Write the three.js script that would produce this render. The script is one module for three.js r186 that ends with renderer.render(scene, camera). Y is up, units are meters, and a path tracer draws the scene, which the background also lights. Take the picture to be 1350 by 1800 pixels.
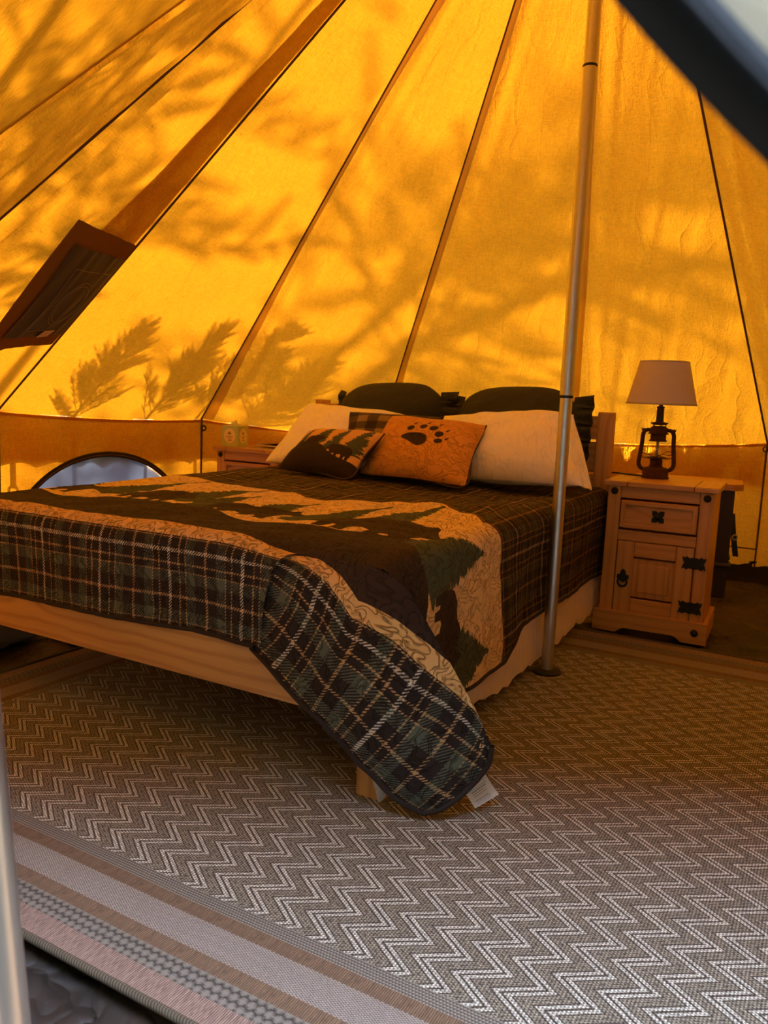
import * as THREE from 'three';
import { RoundedBoxGeometry } from 'three/addons/geometries/RoundedBoxGeometry.js';
import { mergeGeometries, mergeVertices } from 'three/addons/utils/BufferGeometryUtils.js';

// ───────────────────────── camera, sky, sun, exposure ─────────────────────────
const scene = new THREE.Scene();
const camera = new THREE.PerspectiveCamera(64.78, 1350 / 1800, 0.02, 200);
camera.position.set(0, 0.9794, 0);
camera.rotation.set(-0.1438, 0, 0.0405);
camera.focus = 2.1;
camera.userData.fStop = 7.5;
scene.add(camera);

const renderer = new THREE.WebGLRenderer({ antialias: true });
renderer.toneMapping = THREE.LinearToneMapping;
renderer.toneMappingExposure = 1.0;
renderer.shadowMap.enabled = true;

const SUN = new THREE.Vector3(-0.72, 0.616, -0.32).normalize();
const sun = new THREE.DirectionalLight(new THREE.Color().setRGB(1, 0.94, 0.84), 138);
sun.position.set(0.6, 0, -2.8).addScaledVector(SUN, 20);
sun.target.position.set(0.6, 0.8, -2.8);
sun.castShadow = true;
sun.shadow.radius = 1.3;
sun.shadow.mapSize.set(4096, 4096);
Object.assign(sun.shadow.camera, { left: -6, right: 6, top: 6, bottom: -6, near: 1, far: 50 });
scene.add(sun, sun.target);
{
  const w = 64, h = 32, d = new Float32Array(w * h * 4);
  for (let y = 0; y < h; y++) for (let x = 0; x < w; x++) {
    const el = Math.max(0, (y + 0.5) / h * 2 - 1), k = Math.pow(1 - el, 2.2), i = (y * w + x) * 4;
    d[i] = 0.62 + 0.25 * k; d[i + 1] = 0.78 + 0.19 * k; d[i + 2] = 1.08 + 0.04 * k; d[i + 3] = 1;
  }
  const t = new THREE.DataTexture(d, w, h, THREE.RGBAFormat, THREE.FloatType);
  t.mapping = THREE.EquirectangularReflectionMapping;
  t.magFilter = t.minFilter = THREE.LinearFilter; t.needsUpdate = true;
  scene.background = t;
  scene.backgroundIntensity = 31;
}

// ───────────────────────── helpers ─────────────────────────
const V3 = (x, y, z) => new THREE.Vector3(x, y, z);
const lerp = THREE.MathUtils.lerp, clamp = THREE.MathUtils.clamp, smooth = THREE.MathUtils.smoothstep;
function rng(seed) { let a = seed >>> 0; return () => { a = (a + 0x6D2B79F5) >>> 0; let t = Math.imul(a ^ (a >>> 15), 1 | a); t = (t + Math.imul(t ^ (t >>> 7), 61 | t)) ^ t; return ((t ^ (t >>> 14)) >>> 0) / 4294967296; }; }
function hash(x, y, s) { let h = Math.imul(x, 374761393) ^ Math.imul(y, 668265263) ^ Math.imul(s, 974634777); h = Math.imul(h ^ (h >>> 13), 1274126177); return ((h ^ (h >>> 16)) >>> 0) / 4294967295; }
function noise(x, y, s = 0, px = 0, py = 0) {       // value noise in -1..1, tiling when px / py are given
  const xi = Math.floor(x), yi = Math.floor(y), fx = x - xi, fy = y - yi, u = fx * fx * (3 - 2 * fx), v = fy * fy * (3 - 2 * fy);
  const w = (a, p) => p ? ((a % p) + p) % p : a;
  const a = hash(w(xi, px), w(yi, py), s), b = hash(w(xi + 1, px), w(yi, py), s), c = hash(w(xi, px), w(yi + 1, py), s), d = hash(w(xi + 1, px), w(yi + 1, py), s);
  return (a + (b - a) * u + (c - a) * v + (a - b - c + d) * u * v) * 2 - 1;
}
function fbm(x, y, s = 0, o = 4, px = 0, py = 0) { let r = 0, k = 0.5; for (let i = 0; i < o; i++) { r += k * noise(x, y, s + i, px, py); x *= 2; y *= 2; px *= 2; py *= 2; k *= 0.5; } return r; }
const used = new Map();
function numbered(n) { const k = used.get(n) ?? 0; used.set(n, k + 1); return k ? `${n}_${String(k).padStart(3, '0')}` : n; }
const meshes = [];
function thing(name, label, category, pos = V3(0, 0, 0), turn = 0, group) {
  const o = new THREE.Group(); o.name = numbered(name); scene.add(o); o.position.copy(pos); o.rotation.y = turn;
  o.userData = { label, category }; if (group) o.userData.group = group; return o;
}
function struct(name) { const o = new THREE.Group(); o.name = name; o.userData = { kind: 'structure' }; scene.add(o); return o; }
function part(name, g, m, parent, pos, label) {
  const o = new THREE.Mesh(g, m); o.name = name; o.castShadow = o.receiveShadow = true; if (pos) o.position.copy(pos);
  if (label) o.userData.label = label;
  let n = 0; if (parent !== scene) { for (const c of parent.children) if (c.userData.base === name) n++; if (n) o.name = `${name}_${String(n).padStart(3, '0')}`; o.userData.base = name; }
  parent.add(o); meshes.push(o); return o;
}
function merge(list) { return mergeGeometries(list.map((g) => { const h = g.index ? g.toNonIndexed() : g; for (const k of Object.keys(h.attributes)) if (!['position', 'normal', 'uv'].includes(k)) h.deleteAttribute(k); return h; })); }
function tex(w, h, fn, srgb = true, rx = 1, ry = rx) {
  const d = new Uint8Array(w * h * 4);
  for (let y = 0; y < h; y++) for (let x = 0; x < w; x++) { const c = fn(x, y), i = (y * w + x) * 4; if (typeof c === 'number') d[i] = d[i + 1] = d[i + 2] = clamp(c, 0, 1) * 255; else { d[i] = clamp(c[0], 0, 255); d[i + 1] = clamp(c[1], 0, 255); d[i + 2] = clamp(c[2], 0, 255); } d[i + 3] = 255; }
  const t = new THREE.DataTexture(d, w, h); t.wrapS = t.wrapT = THREE.RepeatWrapping; t.magFilter = THREE.LinearFilter; t.minFilter = THREE.LinearMipmapLinearFilter; t.generateMipmaps = true;
  if (srgb) t.colorSpace = THREE.SRGBColorSpace; t.repeat.set(rx, ry); t.needsUpdate = true; return t;
}
function canvasTex(w, h, draw) {
  const c = document.createElement('canvas'); c.width = w; c.height = h; draw(c.getContext('2d'), w, h);
  const t = new THREE.CanvasTexture(c); t.colorSpace = THREE.SRGBColorSpace; t.wrapS = t.wrapT = THREE.RepeatWrapping; t.magFilter = THREE.LinearFilter; return t;
}
const again = (t, rx, ry = rx) => { const c = t.clone(); c.repeat.set(rx, ry); c.needsUpdate = true; return c; };
const std = (o) => new THREE.MeshStandardMaterial({ side: THREE.DoubleSide, ...o });
const lin = (r, g, b) => new THREE.Color().setRGB(r, g, b);
// sheet: surface from fn(u, v) -> [Vector3, U, V]
function sheet(nu, nv, fn) {
  const p = [], uv = [], ix = [];
  for (let j = 0; j <= nv; j++) for (let i = 0; i <= nu; i++) { const [q, a, b] = fn(i / nu, j / nv); p.push(q.x, q.y, q.z); uv.push(a ?? i / nu, b ?? j / nv); }
  for (let j = 0; j < nv; j++) for (let i = 0; i < nu; i++) { const a = j * (nu + 1) + i, b = a + 1, c = a + nu + 1, d = c + 1; ix.push(a, b, d, a, d, c); }
  const g = new THREE.BufferGeometry();
  g.setAttribute('position', new THREE.Float32BufferAttribute(p, 3)); g.setAttribute('uv', new THREE.Float32BufferAttribute(uv, 2)); g.setIndex(ix); g.computeVertexNormals(); return g;
}
function boxUV(g, grain = 'x') {   // uv in metres, v along the grain axis
  const h = g.index ? g.toNonIndexed() : g, p = h.attributes.position, n = h.attributes.normal, uv = h.attributes.uv;
  for (let i = 0; i < p.count; i++) {
    const f = { x: p.getX(i), y: p.getY(i), z: p.getZ(i) }, a = { x: Math.abs(n.getX(i)), y: Math.abs(n.getY(i)), z: Math.abs(n.getZ(i)) };
    let up = grain, dom = a.x > a.y && a.x > a.z ? 'x' : a.y > a.z ? 'y' : 'z';
    const rest = ['x', 'y', 'z'].filter((k) => k !== dom);
    const vk = rest.includes(up) ? up : rest[0], uk = rest.find((k) => k !== vk);
    uv.setXY(i, f[uk] + 0.37 * (dom === 'x') + 0.71 * (dom === 'z'), f[vk]);
  }
  return h;
}
function bx(w, h, d, grain = 'x', r = 0.003) { return boxUV(new RoundedBoxGeometry(w, h, d, 2, Math.min(r, w / 2.1, h / 2.1, d / 2.1)), grain); }
function shift(g, du, dv) { const uv = g.attributes.uv; for (let i = 0; i < uv.count; i++) uv.setXY(i, uv.getX(i) + du, uv.getY(i) + dv); return g; }
const tube = (pts, r, seg = 24, rs = 8, closed = false) => new THREE.TubeGeometry(new THREE.CatmullRomCurve3(pts, closed), seg, r, rs, closed);
const lathe = (pts, seg = 40) => new THREE.LatheGeometry(pts.map(([r, y]) => new THREE.Vector2(r, y)), seg);
function outline(pts, depth, bevel = 0.001) {
  const s = new THREE.Shape(); pts.forEach(([x, y], i) => (i ? s.lineTo(x, y) : s.moveTo(x, y))); s.closePath();
  return new THREE.ExtrudeGeometry(s, { depth, bevelEnabled: bevel > 0, bevelSize: bevel, bevelThickness: bevel, bevelSegments: 1, curveSegments: 8 });
}

// ───────────────────────── materials ─────────────────────────
function woodTex(light, dark, seed, knots) {
  const W = 512, H = 1024, K = []; const r = rng(seed);
  for (let i = 0; i < knots; i++) K.push([r() * W, r() * H, 9 + r() * 10]);
  return tex(W, H, (x, y) => {
    let wx = x / W * 14 + fbm(x / W * 3, y / H * 4, seed, 3, 3, 4) * 0.55, kd = 0;
    for (const [kx, ky, kr] of K) { let dx = Math.abs(x - kx); dx = Math.min(dx, W - dx); let dy = Math.abs(y - ky); dy = Math.min(dy, H - dy); const d = Math.hypot(dx, dy * 0.55) / kr; wx += 1.6 * Math.exp(-d * d * 0.12) * (x > kx ? 1 : -1) * 0.6; kd = Math.max(kd, Math.exp(-d * d * 1.3)); }
    const ring = 0.5 + 0.5 * Math.sin(wx * 6.283), fine = noise(x / W * 150, y / H * 10, seed + 9, 150, 10) * 0.5 + noise(x / W * 60, y / H * 4, seed + 5, 60, 4) * 0.5;
    const k = clamp(0.28 * Math.pow(ring, 3) + 0.22 * (fine * 0.5 + 0.5) + 0.18 * (fbm(x / W * 2, y / H * 2, seed + 3, 3, 2, 2) + 0.5) + kd * 0.9, 0, 1);
    return [0, 1, 2].map((i) => lerp(light[i], dark[i], k));
  }, true, 2, 1);
}
const pineTex = woodTex([222, 172, 104], [150, 96, 44], 11, 3), waxTex = woodTex([206, 150, 78], [150, 98, 44], 23, 2), darkWoodTex = woodTex([44, 26, 14], [22, 13, 7], 37, 0);
const M = {};
M.pine = std({ map: pineTex, roughness: 0.5, bumpMap: pineTex, bumpScale: 0.0004 });
M.wax = std({ map: waxTex, roughness: 0.42, bumpMap: waxTex, bumpScale: 0.0005 });
M.darkWood = std({ map: darkWoodTex, roughness: 0.5 });
M.iron = std({ color: lin(0.02, 0.019, 0.019), roughness: 0.55, metalness: 0.6 });
M.rust = std({ roughness: 0.72, metalness: 0.35, map: tex(256, 256, (x, y) => { const k = fbm(x / 24, y / 24, 71, 4, 0, 0) + 0.5; return [lerp(48, 104, k), lerp(30, 54, k), lerp(22, 26, k)]; }, true, 6) });
M.steel = std({ color: lin(0.62, 0.61, 0.59), roughness: 0.36, metalness: 1 });
const weaveTex = tex(256, 256, (x, y) => { const a = Math.sin(x / 256 * 6.2832 * 64), b = Math.sin(y / 256 * 6.2832 * 64); return 0.5 + 0.22 * a * b + 0.2 * noise(x / 2, y / 10, 3, 128, 25.6) + 0.15 * noise(x / 10, y / 2, 4, 25.6, 128); }, false, 8);
const creaseTex = tex(1024, 1024, (x, y) => {
  const u = x / 1024, v = y / 1024, wx = fbm(u * 4, v * 4, 51, 3, 4, 4) * 0.9, wy = fbm(u * 4, v * 4, 57, 3, 4, 4) * 0.9;
  const r1 = 1 - Math.abs(noise(u * 7 + wx * 0.8, v * 2 + wy * 0.6, 60, 7, 2)), r2 = 1 - Math.abs(noise(u * 16 + wx * 1.2, v * 4 + wy, 61, 16, 4)), f = noise(u * 180, v * 180, 8, 180, 180), g = noise(u * 400, v * 90, 8, 400, 90), h = noise(u * 90, v * 400, 9, 90, 400);
  return 0.3 + 0.3 * Math.pow(r1, 12) + 0.2 * Math.pow(r2, 12) + 0.05 * f + 0.06 * g + 0.06 * h;
}, false, 0.9);
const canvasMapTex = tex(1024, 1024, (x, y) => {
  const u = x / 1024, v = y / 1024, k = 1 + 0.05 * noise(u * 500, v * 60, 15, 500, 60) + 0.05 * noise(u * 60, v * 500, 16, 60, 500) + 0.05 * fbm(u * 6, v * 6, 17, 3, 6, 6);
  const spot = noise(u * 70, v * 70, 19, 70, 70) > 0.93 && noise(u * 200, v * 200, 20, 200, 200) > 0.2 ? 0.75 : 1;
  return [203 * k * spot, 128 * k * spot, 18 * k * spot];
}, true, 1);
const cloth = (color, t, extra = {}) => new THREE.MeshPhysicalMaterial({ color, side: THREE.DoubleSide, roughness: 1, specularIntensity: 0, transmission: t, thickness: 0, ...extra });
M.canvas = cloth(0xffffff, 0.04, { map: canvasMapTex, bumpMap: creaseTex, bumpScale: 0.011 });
M.canvasFold = cloth(lin(0.84, 0.62, 0.18), 0.45);
M.valance = cloth(lin(0.62, 0.76, 0.45), 0.13);
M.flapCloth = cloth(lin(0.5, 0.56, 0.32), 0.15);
M.hem = cloth(lin(0.5, 0.16, 0.02), 0.12);
M.seam = std({ color: lin(0.10, 0.032, 0.006), roughness: 0.9 });
M.band = std({ color: lin(0.014, 0.010, 0.010), roughness: 0.85 });
M.outerCanvas = std({ color: lin(0.52, 0.42, 0.27), roughness: 0.95, bumpMap: again(weaveTex, 12), bumpScale: 0.0008 });
M.blackBand = std({ color: lin(0.005, 0.0055, 0.0075), roughness: 0.9 });
M.pane = cloth(lin(0.17, 0.2, 0.27), 0.035, { roughness: 0.95 });
M.black = std({ color: lin(0.012, 0.011, 0.011), roughness: 0.6 });

// ───────────────────────── the tent shell ─────────────────────────
const POLE = V3(0.615, 0, -2.8276), APEX = 3.15, EAVE = 2.5;
const ANG = [-125.6, -99, -71.2, -42.5, -15.4, 13.3, 40.1, 68, 95.8, 123.6, 151.4], HGT = [0.83, 0.84, 0.84, 0.8, 0.721, 0.733, 0.791, 0.81, 0.82, 0.82, 0.82];
const rim = (deg, y, r = EAVE) => V3(POLE.x + r * Math.sin(deg * Math.PI / 180), y, POLE.z - r * Math.cos(deg * Math.PI / 180));
const seamAt = (k, v) => rim(ANG[k], lerp(APEX, HGT[k], v), lerp(0.05, EAVE, v));
const goreNormal = (k) => { const a = seamAt(k, 0), n = seamAt(k, 1).sub(a).cross(seamAt(k + 1, 1).sub(a)).normalize(); return n.y > 0 ? n.negate() : n; };   // points indoors
function gore(k, u, v, off = 0) {
  const p = seamAt(k, v).lerp(seamAt(k + 1, v), u), w = 1.24 * v, L = 3.4 * v, e = Math.sin(Math.PI * u);
  p.y -= 0.016 * 4 * u * (1 - u) * Math.pow(v, 6);
  let d = 0.035 * e * Math.sin(Math.PI * Math.min(1, v * 1.02)) * (0.6 + 0.4 * noise(k * 3.1, 0.5));
  const edge = Math.min(1, 8 * Math.min(u, 1 - u)), hem = Math.min(1, (1 - v) * 14 + 0.15);
  d += hem * edge * (0.010 * noise(u * w * 6 + k * 9, L * 0.9, 33) + 0.006 * noise(u * w * 17 + k * 5, L * 1.2 + u * 2, 35) + 0.0032 * noise(u * w * 34 + fbm(L, u * 4, 3) * 1.5, L * 1.1, 36) + 0.0012 * noise(u * w * 70 + L * 2, L * 4, 37));
  // folds pulling along the seam, just beside it
  const x = u * w, y = (1 - u) * w;
  d += 0.021 * Math.exp(-Math.pow((x - 0.07 * (0.4 + v)) / 0.028, 2)) * (0.55 + 0.45 * noise(k * 7, L * 1.3, 41)) * Math.min(1, v * 3) * hem;
  d -= 0.014 * Math.exp(-Math.pow((x - 0.14 * (0.3 + v)) / 0.035, 2)) * (0.5 + 0.5 * noise(k * 5, L * 1.1, 43)) * hem;
  d += 0.009 * Math.exp(-Math.pow((y - 0.08 * (0.3 + v)) / 0.03, 2)) * (0.5 + 0.5 * noise(k * 4, L * 1.2, 44)) * hem;
  return p.addScaledVector(goreNormal(k), d + off);
}
const ceiling = struct('ceiling');
for (let k = 0; k + 1 < ANG.length; k++) {
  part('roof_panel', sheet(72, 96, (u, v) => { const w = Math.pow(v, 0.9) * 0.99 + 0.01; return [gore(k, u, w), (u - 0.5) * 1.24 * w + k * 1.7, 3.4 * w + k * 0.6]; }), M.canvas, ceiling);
}
for (let k = 0; k < ANG.length; k++) {       // seam tapes sewn along every joint, and the loose fold of cloth beside it
  const q = Math.min(k, ANG.length - 2), nrm = goreNormal(q), dir = seamAt(k, 1).sub(seamAt(k, 0)), across = nrm.clone().cross(dir).normalize();
  part('seam_tape', sheet(2, 60, (u, v) => { const p = seamAt(k, 0.02 + 0.98 * v); p.addScaledVector(across, (u - 0.5) * (k < 2 ? 0.021 : 0.013)).addScaledVector(nrm, 0.004 + (u === 0.5 ? 0.003 : 0)); return [p, u, v]; }), M.seam, ceiling);
  if (k >= 3 && k <= 5) part('seam_fold', sheet(8, 60, (u, v) => { const w = 0.03 + 0.965 * v, x = u * (0.010 + 0.052 * w) * (0.8 + 0.35 * noise(v * 5, k * 3.3, 77)); const p = gore(k, clamp(x / (1.24 * w), 0, 0.6), w, 0.007 + 0.006 * Math.sin(u * 3.14)); return [p, x, 3.4 * w]; }), M.canvasFold, ceiling);
}
part('shade_flap', sheet(12, 40, (u, v) => { const w = 0.1 + 0.62 * v, x = lerp(0.62, 0.975, u); return [gore(1, x, w, -0.012), x, 3.4 * w]; }), M.flapCloth, ceiling);  // outer cloth layer added to darken this strip of the roof
// door end: canvas from the cone to an unseen edge shaped to admit sky light
const PEAK = V3(-0.4, 1.8, -1.0), PEAK2 = V3(0.95, 1.8, -1.0);
{
  const tri = (a, b, c, s) => sheet(24, 40, (u, v) => { const p = a.clone().lerp(b.clone().lerp(c, u), v); p.y -= 0.03 * Math.sin(Math.PI * u) * Math.sin(Math.PI * v) - 0.006 * noise(u * 9 * v, v * 4, s); return [p, u * 1.5 * v, v * 3]; });
  const top = V3(POLE.x, APEX, POLE.z);
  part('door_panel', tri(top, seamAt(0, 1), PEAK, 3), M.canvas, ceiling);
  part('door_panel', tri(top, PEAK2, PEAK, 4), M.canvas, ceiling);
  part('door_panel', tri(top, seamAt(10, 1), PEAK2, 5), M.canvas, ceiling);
}
// wall between eave and floor
function wallBand(k, out, yTop, yBot, s) {
  return (u, v) => {
    const top = seamAt(k, 1).lerp(seamAt(k + 1, 1), u), y = lerp(yTop(u, top.y), yBot(u), v);
    const c = V3(top.x - POLE.x, 0, top.z - POLE.z).normalize(), len = seamAt(k, 1).distanceTo(seamAt(k + 1, 1));
    const e = Math.sin(Math.PI * u), d = out + 0.02 * (1 - y / 0.8) * e + 0.012 * (noise(u * 9 + k * 4 + v * 1.5, v * 1.2, s) + 0.6 * noise(u * 22 + k, v * 2 + u * 5, s + 1)) * Math.min(1, 6 * Math.min(u, 1 - u)) * Math.min(1, 0.25 + v * 2);
    return [V3(top.x + c.x * d, y, top.z + c.z * d), u * len + k * 1.3, y];
  };
}
const sag = (u) => 0.064 * u * (1 - u), scallop = (u, k) => 0.026 * Math.pow(Math.abs(Math.sin(u * Math.PI * 7.5 + k * 1.3 + 0.9 * Math.sin(u * 7 + k))), 0.7) + 0.016 * noise(u * 9, k * 2.2, 91);
const SIDES = [['wall_left', [0, 1, 2]], ['wall_back', [3, 4]], ['wall_right', [5, 6, 7, 8, 9]]];
for (const [name, ks] of SIDES) {
  const w = struct(name);
  for (const k of ks) {
    if (k === 2) {      // the panel with the arched window: cut open, its pane comes later
      const a = seamAt(2, 1), b = seamAt(3, 1), L = a.distanceTo(b) , s = new THREE.Shape();
      const dir = b.clone().sub(a).setY(0).normalize(), Lh = Math.hypot(b.x - a.x, b.z - a.z);
      s.moveTo(0, 0); s.lineTo(Lh, 0);
      for (let i = 20; i >= 0; i--) s.lineTo(Lh * i / 20, lerp(a.y, b.y, i / 20) - sag(i / 20));
      s.closePath();
      const hole = new THREE.Path(); hole.moveTo(0.02 + 0.03, 0.2); hole.lineTo(1.09, 0.2); hole.absellipse(0.57, 0.2, 0.52, 0.413, 0, Math.PI, false, 0); hole.closePath(); s.holes.push(hole);
      const g = new THREE.ShapeGeometry(s, 40), p = g.attributes.position;
      for (let i = 0; i < p.count; i++) { const x = p.getX(i), y = p.getY(i); const q = a.clone().addScaledVector(dir, x); p.setXYZ(i, q.x, y, q.z); }
      g.computeVertexNormals(); part('wall_panel', g, M.canvas, w);
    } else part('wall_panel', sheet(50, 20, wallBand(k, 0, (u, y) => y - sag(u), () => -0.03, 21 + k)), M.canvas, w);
    part('valance', sheet(80, 8, wallBand(k, 0.03, (u, y) => y + 0.015 - sag(u), (u) => lerp(HGT[k], HGT[k + 1], u) - 0.243 + scallop(u, k), 61 + k)), M.valance, w);
    part('hem_strip', sheet(40, 1, (u, v) => { const p = seamAt(k, 1).lerp(seamAt(k + 1, 1), u), c = V3(POLE.x - p.x, 0, POLE.z - p.z).normalize(); p.y -= sag(u) + 0.004 + v * 0.013; return [p.addScaledVector(c, 0.006), u, v]; }), M.hem, w);
    part('wall_seam', tube([0, 0.25, 0.5, 0.75, 1].map((t) => rim(ANG[k], HGT[k] * (1 - t), EAVE - 0.008 + 0.012 * t)), 0.006, 12, 6), M.seam, w);
    part('groundsheet_lip', sheet(30, 3, (u, v) => { const p = rim(ANG[k], 0, 1).lerp(rim(ANG[k + 1], 0, 1), u).sub(POLE.clone().setY(0)).setY(0); const r = EAVE - 0.03 - 0.02 * v * v; return [V3(POLE.x + p.x * r, 0.135 * v - 0.062 + 0.014 * noise(u * 12 + k * 5, v * 2, 8), POLE.z + p.z * r), u, v]; }), std({ color: lin(0.035, 0.022, 0.014), roughness: 0.6 }), w);
  }
  if (name === 'wall_right') {
    for (const k of [6]) {     // small toggle rings where the wall is tied up
      part('toggle_ring', new THREE.TorusGeometry(0.014, 0.004, 8, 16).rotateY(-0.7), M.iron, w, rim(ANG[k], HGT[k] - 0.035, EAVE - 0.03));
      part('toggle_ring', new THREE.TorusGeometry(0.016, 0.006, 8, 16).rotateX(1.2), M.iron, w, rim(ANG[k], 0.085, EAVE - 0.04));
    }
    part('wall_hem', sheet(20, 1, (u, v) => { const p = rim(ANG[5], 0.165 - v * 0.008, EAVE - 0.012).lerp(rim(ANG[6], 0.165 - v * 0.008, EAVE - 0.012), 0.25 + 0.75 * u); return [p, u, v]; }), M.seam, w);
  }
  if (name === 'wall_back') part('toggle_ring', new THREE.TorusGeometry(0.013, 0.005, 8, 16).rotateY(0.6), M.iron, w, rim(ANG[3], HGT[3] - 0.05, EAVE - 0.03));
}
// arched window in the left wall
{
  const a = rim(ANG[2], 0), b = rim(ANG[3], 0), dir = b.clone().sub(a).normalize(), inn = V3(-dir.z, 0, dir.x); if (inn.dot(V3(POLE.x - a.x, 0, POLE.z - a.z)) < 0) inn.negate();
  const at = (x, y, d) => a.clone().addScaledVector(dir, x).addScaledVector(inn, d).setY(y);
  const w = struct('window_1');
  part('window_pane', sheet(60, 24, (u, v) => { const x = lerp(0.05, 1.09, u), y = 0.19 + v * (0.01 + 0.413 * Math.sqrt(Math.max(0, 1 - Math.pow((x - 0.57) / 0.525, 2)))); return [at(x, y, -0.004 + 0.010 * (noise(u * 11, v * 0.7, 5) + 0.6 * noise(u * 27, v, 6)) * Math.min(1, 8 * u * (1 - u))), u, v]; }), M.pane, w);
  const ring = []; for (let i = 0; i <= 40; i++) { const t = Math.PI * i / 40; ring.push([0.57 - 0.53 * Math.cos(t), 0.2 + 0.424 * Math.sin(t)]); }
  const bind = (o, wd, d) => sheet(80, 2, (u, v) => { const t = Math.PI * u, r = (v - 0.5) * wd + o; return [at(0.57 - (0.53 + r) * Math.cos(t), 0.2 + (0.424 + r) * Math.sin(t), d + (v === 0.5 ? 0.004 : 0)), u, v]; });
  part('window_frame', bind(0, 0.028, 0.012), M.band, w); part('window_zip', tube(ring.map(([x, y]) => at(x, y - 0.004, 0.016)), 0.003, 80, 6), M.seam, w);
}
// heat-proof patch sewn into the roof for a stove pipe
{
  const nrm = goreNormal(1), W = [[0.692, 0.29], [0.695, 0.955], [0.867, 0.955], [0.885, 0.46]];   // (v, u) of its corners
  const on = (x, y, off) => { const v = lerp(lerp(W[0][0], W[1][0], x), lerp(W[3][0], W[2][0], x), y), u = lerp(lerp(W[0][1], W[1][1], x), lerp(W[3][1], W[2][1], x), y); const s = seamAt(1, v).lerp(seamAt(2, v), u); return s.addScaledVector(nrm, 0.05 * Math.sin(Math.PI * u) * 0.9 + off + 0.05 * Math.sin(Math.PI * y) * x * (1 - x) * 2 - 0.02 * Math.sin(Math.PI * x) * (y < 0.5 ? 1 : 1)); };
  const rib = (x, y) => 0.0035 * noise(x * 14 + y * 2, y * 1.5, 12);
  const patch = part('stove_jack', sheet(40, 40, (x, y) => [on(x, y, 0.012 + rib(x, y)), x, y]), cloth(lin(0.2, 0.085, 0.015), 0.06), ceiling);
  part('heat_panel', sheet(40, 40, (x, y) => { const a = lerp(0.13, 0.985, x), b = lerp(0.13, 0.87, y); return [on(a, b, 0.019 + rib(a, b) * 1.4), x, y]; }), std({ color: lin(0.05, 0.032, 0.016), roughness: 0.75 }), patch);
  const stitch = std({ color: lin(0.3, 0.21, 0.12), roughness: 0.9 });
  const loop = (r, f) => tube(Array.from({ length: 40 }, (_, i) => { const t = i / 40 * Math.PI * 2, a = 0.62 + r * Math.cos(t), b = 0.55 + r * Math.sin(t); return on(a, b, 0.0215 + rib(a, b) * 1.4); }), 0.0012, 80, 5, true);
  part('stitched_ring', loop(0.19), stitch, patch); part('stitched_ring', loop(0.165), stitch, patch);
  const line = (pts) => tube(pts.map(([a, b]) => on(a, b, 0.0205 + rib(a, b) * 1.4)), 0.0009, 30, 5);
  part('stitch_line', line([[0.9, 0.27], [0.65, 0.27], [0.4, 0.27], [0.33, 0.27], [0.33, 0.32], [0.33, 0.55], [0.33, 0.78], [0.34, 0.8], [0.5, 0.8], [0.62, 0.8]]), stitch, patch);
  part('care_label', sheet(4, 4, (x, y) => { const a = 0.58 + 0.16 * x - 0.03 * y, b = 0.80 + 0.065 * y; return [on(a, b, 0.026), x, 1 - y]; }), std({ map: canvasTex(128, 64, (c) => { c.fillStyle = '#d8b48c'; c.fillRect(0, 0, 128, 64); c.fillStyle = '#8a6642'; for (let i = 0; i < 4; i++) for (let x = 12; x < 108; x += 9) c.fillRect(x, 12 + i * 12, 4 + (x * 7 + i * 5) % 5, 3); }), roughness: 0.9 }), patch, undefined, 'small pale sewn care label');
}

// ───────────────────────── floor and ground ─────────────────────────
{
  const f = struct('floor');
  const g = sheet(220, 220, (u, v) => { const x = POLE.x + (u - 0.5) * 5.5, z = POLE.z + (v - 0.5) * 5.7 + 0.1, r = 1 - Math.abs(noise(x * 3 + fbm(x * 2, z * 2, 3) * 2, z * 4, 14)); return [V3(x, -0.036 + 0.031 * Math.pow(r, 7) + 0.002 * fbm(x * 5, z * 5, 4), z), x, z]; });
  part('groundsheet', g, std({ roughness: 0.68, bumpMap: tex(512, 512, (x, y) => { const u = x / 512, v = y / 512, wx = fbm(u * 6, v * 6, 5, 3, 6, 6), wy = fbm(u * 6, v * 6, 6, 3, 6, 6); const r = (f, s) => 1 - Math.abs(noise(u * f + wx * 2.5, v * f + wy * 2.5, s, f, f)); return 0.45 * Math.pow(r(7, 1), 6) + 0.35 * Math.pow(r(15, 2), 5) + 0.2 * r(40, 3); }, false, 0.9), bumpScale: 0.014, map: tex(512, 512, (x, y) => { const k = fbm(x / 64, y / 64, 81, 4, 8, 8) + 0.5, w = noise(x / 3, y / 3, 82, 170, 170) > 0.9 ? 30 : 0; return [lerp(34, 72, k) + w, lerp(25, 54, k) + w, lerp(18, 38, k) + w]; }, true, 0.8) }), f);
  const gr = struct('ground');
  part('forest_floor', new THREE.CircleGeometry(40, 64).rotateX(-Math.PI / 2).translate(0, -0.07, 0), std({ color: lin(0.055, 0.045, 0.03), roughness: 1 }), gr);
}

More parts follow.
